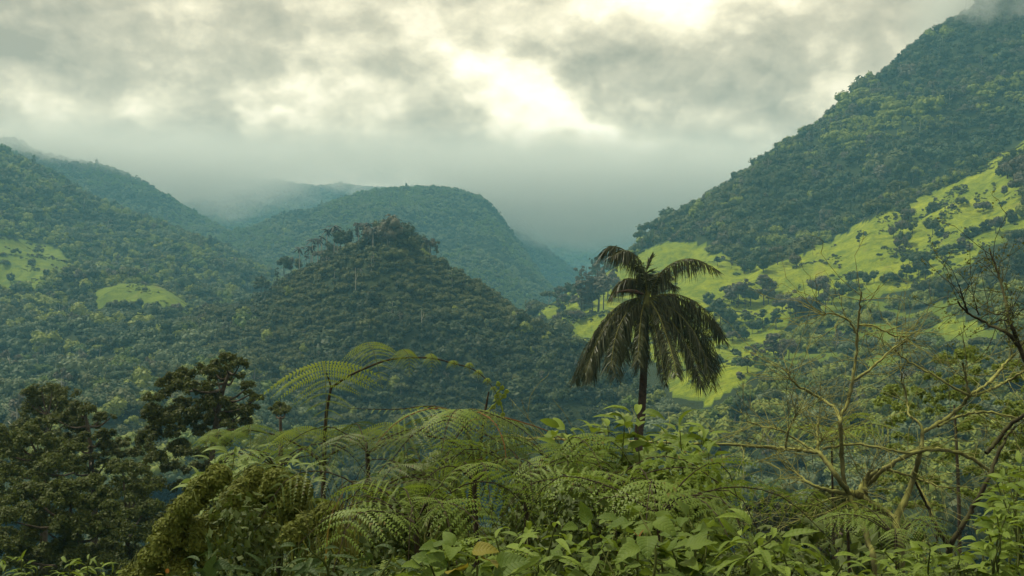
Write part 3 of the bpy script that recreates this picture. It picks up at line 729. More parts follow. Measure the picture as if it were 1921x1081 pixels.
cluster(MS, 'among the dark clump below the grove', PT, [(1340, 602, 44, 'broad', B), (1352, 608, 48, 'tall', D), (1366, 615, 44, 'round', B), (1330, 575, 30, 'round', B), (1360, 596, 24, 'sparse', D), (1355, 632, 30, 'dome', B), (1371, 628, 26, 'round', D), (1374, 640, 26, 'dome', Gy)])
cluster(MS, 'on the open grass casting its own shade', PT, [(1398, 606, 26, 'round', D), (1431, 617, 36, 'tall', D), (1456, 617, 38, 'tall', B), (1384, 637, 34, 'tall', D), (1397, 640, 32, 'round', B), (1411, 626, 28, 'broad', D), (1422, 622, 24, 'round', B)])
cluster(MS, 'along the wood edge above pasture', PT, [(1346, 499, 22, 'tall', D), (1396, 514, 42, 'round', D), (1408, 512, 32, 'round', B), (1432, 510, 36, 'round', D), (1459, 498, 36, 'umbrella', Gy), (1494, 503, 34, 'round', Gy), (1511, 520, 20, 'tall', D), (1525, 478, 26, 'sparse', Gy), (1384, 498, 30, 'broad', D), (1372, 505, 22, 'sparse', Gy)])
cluster(MS, 'in the grey wood right of the grove', PT, [(1468, 592, 48, 'broad', Gy), (1482, 596, 56, 'sparse', Gy), (1492, 598, 50, 'broad', Gy), (1508, 600, 54, 'round', Gy), (1522, 596, 46, 'broad', D), (1536, 562, 52, 'broad', Gy), (1548, 590, 58, 'sparse', Gy), (1533, 598, 44, 'round', D), (1560, 575, 40, 'broad', O), (1575, 560, 34, 'round', D), (1592, 552, 30, 'round', B), (1500, 548, 16, 'sparse', D)])
cluster(MS, 'in the left gully row', PT, [(1690, 398, 26, 'round', Gy), (1697, 412, 40, 'broad', D), (1703, 425, 42, 'broad', Gy), (1712, 438, 26, 'round', D), (1690, 442, 34, 'broad', Gy), (1676, 446, 26, 'round', Gy), (1700, 462, 34, 'broad', D), (1688, 474, 36, 'broad', Gy), (1708, 476, 22, 'sparse', Gy)])
cluster(MS, 'in the right gully row', PT, [(1752, 408, 34, 'broad', D), (1762, 402, 24, 'sparse', O), (1740, 432, 26, 'round', D), (1750, 442, 34, 'broad', D), (1762, 446, 24, 'round', D), (1745, 462, 24, 'sparse', D), (1756, 428, 20, 'round', B)])
cluster(MS, 'in the dark hollow of the spur', PT, [(1706, 496, 26, 'dome', D), (1718, 500, 34, 'broad', B), (1730, 508, 36, 'round', D), (1742, 498, 30, 'broad', D), (1722, 522, 36, 'tall', D), (1736, 524, 32, 'tall', B), (1758, 482, 22, 'dome', B), (1772, 482, 24, 'round', B), (1788, 474, 24, 'dome', D), (1804, 468, 26, 'round', Gy), (1774, 498, 16, 'dome', D)])
cluster(MS, 'in the short hedge row near the right edge', PT, [(1820, 452, 30, 'round', D), (1830, 445, 24, 'round', B), (1843, 440, 24, 'tall', D), (1854, 437, 28, 'round', D), (1868, 436, 32, 'broad', Gy), (1876, 434, 34, 'round', Gy), (1896, 424, 34, 'round', D), (1884, 426, 22, 'sparse', D)])
cluster(MS, 'standing alone on the bright spur', PT, [(1612, 464, 34, 'sparse', D), (1622, 446, 16, 'dome', D), (1803, 386, 22, 'dome', O), (1832, 394, 34, 'sparse', O), (1845, 398, 28, 'dome', Gy), (1866, 364, 18, 'sparse', Gy), (1674, 486, 10, 'dome', B), (1650, 482, 10, 'dome', D), (1884, 366, 20, 'round', Gy)])
cluster(MS, 'at the pasture top corner', PT, [(1880, 336, 36, 'round', D), (1890, 334, 48, 'broad', D), (1900, 322, 46, 'round', B), (1908, 350, 66, 'broad', Gy), (1918, 372, 60, 'broad', Gy), (1922, 395, 50, 'round', O), (1928, 340, 60, 'broad', O), (1918, 300, 30, 'round', O)])
cluster(MS, 'in the dark line below the spur', PT, [(1596, 532, 28, 'round', D), (1610, 534, 32, 'broad', B), (1626, 534, 26, 'round', D), (1640, 532, 28, 'broad', B), (1656, 534, 24, 'round', D), (1672, 530, 26, 'dome', B), (1688, 528, 24, 'round', D), (1700, 524, 32, 'broad', D), (1604, 548, 26, 'dome', O)])
cluster(MS, 'in the scrub below the hedge row', PT, [(1722, 556, 36, 'broad', O), (1740, 548, 28, 'round', O), (1762, 560, 46, 'broad', O), (1778, 556, 40, 'round', O), (1796, 544, 48, 'broad', Lo), (1812, 540, 48, 'broad', O), (1836, 560, 44, 'round', Lo), (1850, 530, 40, 'sparse', O), (1880, 540, 44, 'broad', O), (1902, 520, 46, 'sparse', O), (1890, 490, 40, 'broad', O), (1868, 500, 30, 'dome', O)])
cluster(MS, 'on the toe beside the gap', 'tall grey trees on the toe of the right mountain', [(1045, 608, 26, 'round', Gy), (1054, 592, 56, 'sparse', Gy), (1050, 594, 30, 'round', D), (1066, 574, 30, 'round', B), (1075, 566, 44, 'broad', D), (1090, 586, 60, 'tall', Gy), (1097, 586, 48, 'round', Gy), (1088, 552, 50, 'sparse', Gy), (1099, 548, 52, 'sparse', Gy), (1112, 584, 70, 'sparse', Gy),
        (1122, 586, 86, 'tall', Gy), (1132, 580, 88, 'sparse', Gy), (1111, 524, 42, 'sparse', D), (1124, 530, 50, 'tall', Gy), (1140, 560, 62, 'broad', Gy), (1152, 540, 50, 'sparse', Gy), (1160, 556, 36, 'round', O), (1082, 604, 30, 'dome', Gy), (1066, 600, 26, 'dome', O)])
cluster(MS, 'below the palm crown at the pasture foot', PT, [(1345, 690, 30, 'round', D), (1334, 700, 26, 'dome', B), (1418, 690, 46, 'sparse', Gy), (1436, 694, 60, 'sparse', Gy), (1452, 690, 66, 'tall', Gy), (1466, 692, 56, 'sparse', Gy), (1402, 700, 36, 'broad', D), (1480, 676, 48, 'broad', Gy), (1378, 664, 14, 'dome', D), (1386, 700, 34, 'round', B)])
cluster('hillside', 'on the left hillside pasture', 'trees on the left hillside', [(20, 530, 20, 'round', D), (60, 505, 24, 'broad', O), (8, 500, 18, 'dome', O), (88, 520, 18, 'round', B), (110, 545, 24, 'broad', D), (30, 478, 16, 'dome', D), (72, 478, 18, 'dome', O), (52, 545, 20, 'dome', D), (130, 535, 28, 'round', D)])
cluster('hillside', 'behind the grassy knoll', 'trees on the left hillside', [(150, 535, 34, 'broad', Gy), (175, 538, 40, 'broad', D), (206, 534, 34, 'round', Gy), (228, 532, 36, 'broad', Gy), (252, 534, 34, 'round', Gy), (276, 536, 30, 'tall', D), (286, 540, 28, 'round', D), (162, 560, 36, 'broad', D), (140, 575, 40, 'round', B)])
cluster('grass_knoll', 'growing on the face of the grassy knoll', 'trees on the left hillside', [(240, 584, 30, 'dome', D), (262, 586, 28, 'round', B), (282, 586, 24, 'dome', D), (296, 582, 20, 'round', B), (215, 582, 26, 'dome', O), (330, 590, 26, 'round', Gy)])
HT = 'trees crowning the pointed hill'
cluster('hill', 'on the left crest of the pointed hill', HT, [(489, 556, 46, 'tall', D), (500, 540, 20, 'round', D), (520, 510, 26, 'sparse', D), (533, 508, 40, 'broad', D), (546, 505, 30, 'round', Gy), (560, 500, 24, 'round', O), (575, 490, 26, 'sparse', Gy), (602, 486, 26, 'dome', Gy), (616, 480, 30, 'round', O)])
cluster('hill', 'beside the palms on the hilltop', HT, [(639, 470, 42, 'broad', D), (648, 466, 44, 'round', D), (672, 458, 44, 'sparse', Gy), (686, 458, 40, 'sparse', Gy), (697, 462, 46, 'broad', Gy), (708, 452, 40, 'round', O), (716, 458, 50, 'round', O), (755, 462, 48, 'round', D), (768, 464, 50, 'round', D), (761, 450, 36, 'sparse', D),
        (790, 470, 34, 'broad', D), (807, 476, 36, 'broad', Gy), (818, 486, 36, 'sparse', O), (664, 480, 34, 'dome', O), (690, 490, 36, 'dome', O), (740, 490, 34, 'dome', O)])
b = ground_at('hill', 730, 462)
plant_tree(b, 66 * b[1] / F, 'round', Gy, 'tallest tree on the hilltop, brown-green rounded crown on pale twin trunks', HT, pale=True)
b = ground_at('hill', 727, 466)
plant_tree(b, 44 * b[1] / F, 'sparse', Gy, 'pale-trunked thin tree just under the tallest hilltop tree', HT, pale=True)

# small wax palms on the hilltop
M_PALMFAR = foliage('hilltop_palm_leaf', (0.014, 0.020, 0.012), (0.030, 0.036, 0.020), 0.05)
def small_palm_crown(seed):
    rng = np.random.default_rng(seed); Vs = []; Fs = []; off = 0
    for k in range(12):
        a = k * 2.4 + rng.normal() * .2; e = rng.uniform(-0.5, 0.9); l = rng.uniform(0.8, 1.05)
        t = np.linspace(0, 1, 6)
        x = np.cos(a) * l * t * math.cos(e * .7); y = np.sin(a) * l * t * math.cos(e * .7); z = l * (math.sin(e) * t - 0.6 * t**2)
        c = np.stack([x, y, z], 1); s = np.array((-math.sin(a), math.cos(a), 0)); w = 0.13 * np.sin(np.pi * np.clip(t * 0.9 + 0.08, 0, 1)) ** 0.7
        for sg in (-1, 1):
            q = c + sg * s * w[:, None] - np.array((0, 0, 1)) * (w * 0.8)[:, None]
            V = np.concatenate([c, q]); n = 6; i = np.arange(n - 1)
            Vs.append(V); Fs.append(np.stack([i, i + 1, i + n + 1, i + n], 1) + off); off += len(V)
    return make_mesh('crown', [(np.concatenate(Vs), np.concatenate(Fs), 0)], [M_PALMFAR], False)
SPC = [small_palm_crown(s) for s in (1, 2, 3)]
_tv, _tf = tube([(0, 0, -0.1), (0.01, 0, 0.5), (0, 0.0, 1)], [0.028, 0.024, 0.018], 6)
SPT = make_mesh('trunk', [(_tv, _tf, 0)], [M_PALEBARK])
hp = [(583, 463, 34, 15, 'leftmost, low and leaning'), (586, 450, 46, 15, 'second from left, with a dense head'), (597, 449, 46, 14, 'third from left, in the close trio'), (604, 445, 44, 11, 'with the smallest head, right of the trio'), (613, 433, 42, 15, 'standing clear with a star-shaped head'), (627, 424, 56, 19, 'tallest of the left group on a pale trunk'), (633, 430, 44, 14, 'half hidden behind the tallest left one'),
      (562, 466, 32, 14, 'isolated at the far left of the crest'), (673, 419, 44, 13, 'left of two beside the big hilltop tree'), (684, 420, 40, 12, 'in the middle of the pair-like row of three'), (692, 421, 40, 12, 'right of two beside the big hilltop tree'), (700, 428, 40, 14, 'pressed against the big hilltop tree'), (676, 505, 24, 9, 'small, on the hill face under the crest'), (806, 453, 34, 14, 'on the right shoulder of the hilltop')]
for i, (px, py, hpx, r, lab) in enumerate(hp):
    d = 655; top = P(px, py, d)
    gpt = ground_at('hill', px, py + hpx) if px != 676 else P(676, 528, 600)
    top = P(px, py, gpt[1]); H = max(top[2] - gpt[2], 6.0)
    R0 = r * gpt[1] / F * 1.0
    e = empty('palm_tree', (top[0], top[1], top[2] - H), 'small hilltop palm ' + lab, 'palm tree', 'palms on the crest of the pointed hill', i * 1.3)
    t_ = link('trunk', SPT, e); t_.scale = (H * 0.9, H * 0.9, H)
    c_ = link('crown', SPC[i % 3], e); c_.location = (0, 0, H); c_.scale = (R0, R0, R0)
# bare pale trunks on the face of the middle hill
for i, (px, py, hp_, lab) in enumerate([(790, 628, 18, 'bare white dead trunk low on the middle of the hill face'), (666, 552, 26, 'bare pale dead trunk under the hilltop, the taller'), (696, 512, 12, 'short pale dead trunk near the hill crest')]):
    b = ground_at('hill', px, py); sc = b[1] / F; up = 9.0
    e = empty('dead_tree', b, lab, 'dead tree', None)
    V1, F1_ = tube(resample([(0, 0, 0), (0.3, 0, up * .5), (0.1, 0, up + hp_ * sc * .7)], 6), np.linspace(0.28, 0.13, 6), 6)
    link('trunk', make_mesh('trunk', [(V1, F1_, 0)], [M_PALEBARK]), e)
    V1, F1_ = tube(resample([(0.1, 0, up * .8), (1.0, 0, up), (1.4, 0.2, up + 2.2)], 5), np.linspace(0.2, 0.08, 5), 5)
    link('branch', make_mesh('branch', [(V1, F1_, 0)], [M_PALEBARK]), e)

# woods on the valley floor between the viewer's slope and the hills
rng = np.random.default_rng(77)
vx = rng.uniform(-330, 330, 9000); vy = rng.uniform(85, 470, 9000)
cell = np.floor(vx / 6).astype(np.int64) * 100003 + np.floor(vy / 6).astype(np.int64)
_, fi = np.unique(cell, return_index=True); vx, vy = vx[fi], vy[fi]
k = np.abs(vx) < vy * 0.62; vx, vy = vx[k], vy[k]
n = len(vx); s = 11 * np.exp(rng.normal(size=n) * 0.3)
vz = ground_z(vx, vy) - 1.0
colv = canopy_group('valley_shapes', [crown_mesh('broad', 0, D), crown_mesh('dome', 1, B), crown_mesh('round', 2, D), crown_mesh('broad', 3, O), crown_mesh('dome', 4, D)])
scatter_obj('valley_forest', np.stack([vx, vy, vz], 1), np.stack([vx * 0, vx * 0, rng.uniform(0, 6.28, n)], 1), np.stack([s, s, s], 1), rng.integers(0, 5, n), colv, 'dark woods on the valley floor below the hills')

# ------------------------------------------------------------------ near dark trees on the left
M_NEARLEAF = [foliage('near_tree_olive', (0.030, 0.042, 0.008), (0.095, 0.118, 0.020), 0.28), foliage('near_tree_dark', (0.016, 0.024, 0.010), (0.040, 0.052, 0.018), 0.2),
              foliage('near_tree_green', (0.040, 0.058, 0.010), (0.100, 0.130, 0.024), 0.28)]
def fill(poly, r0, r1, n, seed, holes=()):
    rng = np.random.default_rng(seed); xs = [p[0] for p in poly]; ys = [p[1] for p in poly]; out = []
    for _ in range(n * 40):
        x, y = rng.uniform(min(xs), max(xs)), rng.uniform(min(ys), max(ys)); r = rng.uniform(r0, r1)
        if not in_poly([x], [y], poly)[0] or any((x - h[0])**2 + (y - h[1])**2 < h[2]**2 for h in holes): continue
        if any((x - q[0])**2 + (y - q[1])**2 < (0.55 * (r + q[2]))**2 for q in out): continue
        out.append((x, y, r))
        if len(out) >= n: break
    return out
def big_tree(label, d, lumps, trunk, mat, group, seed, leaf=0.10, per=260, sub=7, deep=2.2, limbs=14, tr=0.24):
    """a tree told by its foliage clumps (pixel x, y, radius); every clump is a cluster of smaller tufts"""
    rng = np.random.default_rng(seed); sc = d / F
    bx, _, _ = P(trunk[0][0], trunk[0][1], d)
    base = np.array((bx, d, gz1(bx, d) - 0.3))
    e = empty('large_tree', base, label, 'tree', group)
    C, R = [], []; cen = []
    for (px, py, r) in lumps:
        c = P(px, py, d + rng.normal() * deep * 0.7); rr = r * sc; cen.append(c - base)
        for q in range(sub + 3):
            v = rng.normal(size=3); v /= np.linalg.norm(v); v[2] = abs(v[2]) * 0.9 - 0.15
            C.append(c - base + v * rr * 0.78 * np.array((1.15, 1.15, .95))); R.append(rr * rng.uniform(0.26, 0.50))
    C, R = np.array(C), np.array(R)
    parts = [(*leaf_cloud(C, R, int(per * 2.4) * len(lumps), leaf * 0.70, rng, -0.7, (1, 1, .9), 0.35), 0), (*cores(C, R, 1, rng, 0.42, (1, 1, .8)), 0)]
    link('crown', make_mesh('crown', parts, [M_NEARLEAF[mat]]), e)
    tp = [np.zeros(3)] + [P(x, y, d) - base for x, y in trunk]
    tp = resample(np.array(tp), 16); V, Fc = tube(tp, np.linspace(tr, tr * 0.38, 16), 8)
    link('trunk', make_mesh('trunk', [(V, Fc, 0)], [M_BARK]), e)
    bp = []
    for i, c in enumerate(cen[:limbs]):
        lowr = tp[(tp[:, 2] < c[2] - 0.2)]
        s = lowr[-1] if len(lowr) else tp[0]
        if np.linalg.norm(c - s) < 9:
            V, Fc = tube(resample([s, (s + c) / 2 + np.array((0, 0, -0.25)), c], 6), np.linspace(0.09, 0.03, 6), 5); bp.append((V, Fc, 0))
    if bp: link('branch', make_mesh('branch', bp, [M_BARK]), e)
    return e
NG = 'large dark trees below the viewer on the left'
big_tree('tall dark olive tree with a cauliflower crown left of the tree fern', 62,
         [(400, 695, 20), (424, 678, 22), (448, 688, 22), (440, 708, 20), (408, 712, 18), (466, 726, 15), (480, 750, 16), (470, 740, 12), (330, 706, 22), (312, 722, 18), (348, 724, 20), (395, 748, 20), (422, 764, 26), (452, 776, 22), (380, 782, 28), (340, 778, 28),
          (302, 790, 22), (284, 782, 16)] + fill([(300, 790), (400, 775), (450, 800), (430, 900), (420, 1000), (330, 1060), (235, 1060), (225, 960), (245, 880), (245, 815)], 16, 28, 46, 1) + fill([(300, 720), (345, 690), (385, 700), (395, 745), (450, 770), (485, 760), (480, 800), (300, 800), (270, 780)], 14, 22, 26, 51, [(420, 735, 20)]), [(395, 1010), (398, 850), (415, 745), (430, 700)], 0, NG, 1, 0.11, 330)
big_tree('dark tree with a bent top and side tuft in the left woods', 66, [(150, 772, 26), (130, 785, 20), (190, 784, 15), (207, 784, 12), (160, 800, 24), (110, 790, 18), (140, 830, 26), (190, 825, 18), (215, 838, 22), (175, 860, 14)] + fill([(110, 810), (200, 800), (240, 840), (235, 900), (200, 930), (120, 900)], 14, 22, 16, 2), [(178, 1000), (172, 880), (168, 820), (160, 780)], 0, NG, 2, 0.11, 300)
big_tree('round dark tree standing behind the bent-topped one', 84, [(90, 742, 30), (70, 765, 30), (112, 760, 26), (60, 740, 16), (100, 790, 30), (50, 800, 26)] + fill([(40, 740), (110, 720), (140, 760), (130, 830), (50, 840)], 14, 22, 14, 3), [(85, 1000), (88, 860), (90, 780)], 0, NG, 3, 0.12, 300)
big_tree('dark layered tree at the far left edge of the woods', 60, [(52, 812, 22), (70, 835, 28), (30, 830, 24), (110, 845, 30), (45, 865, 30), (90, 880, 32), (130, 870, 26), (10, 850, 26), (15, 890, 34)] + fill([(-20, 810), (60, 790), (140, 830), (160, 900), (100, 930), (-20, 930)], 14, 24, 24, 4), [(80, 1050), (82, 930), (80, 860)], 2, NG, 4, 0.11, 300)
big_tree('leafy dark green tree low in the left corner', 46, [(130, 925, 36), (170, 950, 34), (100, 950, 36), (60, 930, 34), (150, 990, 40), (190, 1000, 24), (90, 1000, 44), (30, 980, 40), (20, 1040, 44), (180, 1045, 30), (120, 1050, 40), (60, 1060, 40)] + fill([(90, 915), (180, 905), (215, 960), (240, 1090), (-20, 1090), (-20, 930)], 16, 28, 50, 5), [(140, 1200), (140, 1060), (138, 980)], 2, NG, 5, 0.10, 330)
big_tree('small tree with a single flat round top in front of the pointed hill', 74, [(514, 768, 10), (526, 762, 12), (538, 768, 10), (526, 774, 12)], [(526, 900), (527, 830), (526, 785)], 0, NG, 6, 0.10, 260)
big_tree('dim green trees filling the dip behind the vine mound', 56, [(230, 880, 26), (245, 930, 30), (225, 970, 32), (250, 1000, 30), (215, 1020, 30), (270, 960, 30), (230, 1060, 30)] + fill([(215, 880), (270, 880), (300, 960), (280, 1080), (215, 1080)], 14, 24, 24, 7), [(240, 1200), (240, 1050), (238, 960)], 2, NG, 7, 0.10, 300)
RG = 'dark bushes in the dip right of the broadleaf shrub'
big_tree('dark grey-green spreading bush under the bare tree, left one', 60, [(1440, 985, 34), (1480, 965, 30), (1400, 1000, 30), (1510, 990, 34), (1460, 1020, 40), (1540, 1010, 30)] + fill([(1390, 960), (1460, 935), (1560, 960), (1570, 1060), (1380, 1060)], 14, 24, 30, 8), [(1470, 1300), (1470, 1080), (1472, 1000)], 1, RG, 8, 0.11, 300)
big_tree('olive bush with a rounded top under the bare tree, right one', 44, [(1560, 940, 34), (1530, 960, 30), (1590, 960, 30), (1600, 990, 36), (1560, 1000, 36), (1520, 1010, 30), (1640, 985, 36), (1660, 1020, 36)] + fill([(1520, 950), (1570, 915), (1650, 950), (1700, 1050), (1510, 1060)], 14, 24, 30, 9), [(1570, 1300), (1570, 1080), (1572, 980)], 0, RG, 9, 0.09, 320)

# ------------------------------------------------------------------ the big palm
M_PALM = foliage('palm_leaflet', (0.013, 0.019, 0.006), (0.048, 0.058, 0.014), 0.14, 0.45, 0.35, 0.7)
M_RACHIS = bark('palm_rachis', (0.07, 0.075, 0.02), (0.14, 0.14, 0.04), 6.0, None, 0.005)
M_PTRUNK = bark('palm_trunk_bark', (0.030, 0.020, 0.014), (0.085, 0.055, 0.038), 5.0, None, 0.03)
DP = 52.0
pc = P(1212, 566, DP)
pbx = P(1186, 900, DP)[0]
pbase = np.array((pbx, DP, gz1(pbx, DP) - 0.3))
palm = empty('palm_tree', pbase, 'tall dark palm with drooping fronds standing above the broadleaf shrub', 'palm tree')
tp = resample(np.array([(0, 0, 0), P(1196, 880, DP) - pbase, P(1203, 780, DP) - pbase, P(1208, 690, DP) - pbase, P(1212, 580, DP) - pbase]), 220)
zz = tp[:, 2]; ring = 1 + 0.07 * (np.abs(((zz * 5.5) % 1) - 0.5) * 2) ** 2
V, Fc = tube(tp, (np.linspace(0.24, 0.145, 220)) * ring, 12)
link('trunk', make_mesh('trunk', [(V, Fc, 0)], [M_PTRUNK]), palm)
def palm_frond(pts, n=72, ll=0.95, hang=0.8, seed=0, splay=0.25):
    """rachis through 3D pts; leaflets on both sides sag towards the ground"""
    rng = np.random.default_rng(seed)
    c = resample(np.array(pts), n + 10); tg = np.gradient(c, axis=0); tg /= np.linalg.norm(tg, axis=1)[:, None]
    parts = []
    V, Fc = tube(c[::2], np.linspace(0.035, 0.008, len(c[::2])), 5); parts.append((V, Fc, 1))
    Vs, Fs, off = [], [], 0
    dn = np.array((0, 0, -1.0))
    for i in range(8, n + 10):
        t = (i - 8) / (n + 1); l = ll * (0.75 + 0.5 * _h(np.array([i // 9]), np.array([seed]), 4)[0]) * (0.55 + 0.6 * math.sin(math.pi * min(1, t * 0.82 + 0.12))) * rng.uniform(0.8, 1.12)
        if t > 0.9: l *= 0.75
        sd = np.cross(tg[i], (0, 0, 1)); nn = np.linalg.norm(sd)
        sd = sd / nn if nn > 0.15 else np.array((1.0, 0, 0))
        for sg in (-1, 1):
            if rng.uniform() < 0.05: continue
            d0 = sd * sg * 0.75 + tg[i] * (0.45 + 0.7 * t**3) + np.array((0, 0, 0.25)) + rng.normal(size=3) * 0.10
            d0 /= np.linalg.norm(d0)
            h = hang * rng.uniform(0.75, 1.25) * (1 - 0.55 * t**4)
            u = np.array([0, 0.3, 0.65, 1.0])[:, None]
            dirv = d0 * (1 - h * np.minimum(1, u * 1.5)) + dn * h * np.minimum(1, u * 1.5)
            dirv /= np.linalg.norm(dirv, axis=1)[:, None]
            pt = [c[i]]
            for q in range(1, 4): pt.append(pt[-1] + dirv[q] * l * (u[q, 0] - u[q - 1, 0]))
            pt = np.array(pt); w = np.array([0.010, 0.021, 0.017, 0.002])[:, None]
            wd = tg[i] + rng.normal(size=3) * 0.5; wd /= np.linalg.norm(wd)
            V = np.concatenate([pt - wd * w, pt + wd * w]); j = np.arange(3)
            Vs.append(V); Fs.append(np.stack([j, j + 1, j + 5, j + 4], 1) + off); off += 8
    parts.append((np.concatenate(Vs), np.concatenate(Fs), 0))
    return make_mesh('frond', parts, [M_PALM, M_RACHIS], False)
FR = [  # pixel path, depth drift at the tip, leaflet length, hang
    ([(1212, 552), (1200, 505), (1178, 474), (1150, 462), (1130, 474)], 0.6, 1.0, 0.75), ([(1214, 552), (1208, 510), (1192, 480), (1172, 470), (1150, 480)], -1.4, 0.85, 0.85),
    ([(1220, 552), (1240, 512), (1270, 490), (1306, 487), (1342, 506)], 0.4, 1.0, 0.8), ([(1222, 556), (1262, 552), (1300, 564), (1332, 592), (1354, 626)], 1.2, 1.0, 0.85),
    ([(1222, 560), (1262, 580), (1300, 620), (1322, 668), (1332, 712)], -0.8, 1.05, 0.8), ([(1220, 562), (1250, 590), (1282, 636), (1304, 676), (1316, 716)], -1.8, 1.0, 0.8),
    ([(1218, 562), (1236, 590), (1252, 630), (1262, 672), (1268, 700)], -2.4, 0.9, 0.85), ([(1206, 556), (1166, 570), (1130, 604), (1106, 650), (1092, 694)], 0.8, 1.05, 0.8),
    ([(1204, 560), (1170, 580), (1134, 618), (1112, 662), (1098, 700)], -1.2, 1.0, 0.8), ([(1206, 562), (1180, 582), (1160, 616), (1150, 656), (1146, 690)], -2.2, 1.0, 0.85),
    ([(1208, 560), (1188, 574), (1170, 604), (1162, 640), (1162, 670)], 1.6, 0.95, 0.85), ([(1211, 562), (1204, 586), (1200, 620), (1198, 652), (1196, 676)], -2.4, 0.85, 0.9),
    ([(1215, 562), (1222, 590), (1232, 630), (1240, 670), (1246, 706)], -2.2, 0.6, 0.95), ([(1214, 556), (1218, 530), (1228, 516), (1244, 512), (1258, 520)], 2.6, 0.8, 0.8),
    ([(1210, 556), (1196, 530), (1182, 522), (1168, 528), (1154, 546)], 2.4, 0.8, 0.8), ([(1220, 558), (1270, 570), (1310, 606), (1330, 652), (1340, 690)], 2.0, 1.0, 0.8),
    ([(1206, 560), (1150, 590), (1120, 634), (1104, 676), (1096, 700)], 2.2, 1.0, 0.8), ([(1213, 552), (1212, 520), (1216, 496), (1222, 482)], 0.0, 0.5, 0.35), ([(1212, 562), (1206, 600), (1208, 640), (1210, 676)], 1.4, 0.7, 0.95),
    ([(1219, 560), (1246, 574), (1276, 606), (1296, 640), (1310, 668)], 1.8, 0.95, 0.85), ([(1217, 562), (1230, 600), (1246, 650), (1250, 700)], 0.4, 0.45, 0.95)]
rngp = np.random.default_rng(14)
for (px_, dz, ll, hg) in FR[3:17]:
    j = rngp.normal() * 9
    FR.append(([(x + j * (k / 4) ** 1.2, y + 4 * k * rngp.uniform(0.2, 1.6)) for k, (x, y) in enumerate(px_)], dz + rngp.normal() * 1.3, ll * 0.95, hg))
for i, (px_, dz, ll, hg) in enumerate(FR):
    m_ = len(px_)
    pts = [P(x, y, DP + dz * (k / (m_ - 1)) ** 1.2) - pbase for k, (x, y) in enumerate(px_)]
    link('frond', palm_frond(pts, 130, ll * 1.15, hg * 1.05, 100 + i), palm)
V, Fc = tube(resample(np.array([P(1207, 552, DP - .3), P(1180, 546, DP - .5), P(1150, 549, DP - .6)]) - pbase, 10), np.array([.03, .07, .10, .11, .10, .08, .06, .04, .02, .005]), 6)
o = link('spathe', make_mesh('spathe', [(V, Fc, 0)], [M_PTRUNK]), palm); o['label'] = 'dry dark spathe jutting out left of the palm crown'
V, Fc = tube(resample(np.array([P(1211, 590, DP), P(1213, 565, DP), P(1216, 535, DP)]) - pbase, 10), np.array([.16, .2, .22, .2, .18, .16, .13, .1, .07, .03]), 9)
link('crownshaft', make_mesh('crownshaft', [(V, Fc, 0)], [M_RACHIS]), palm)
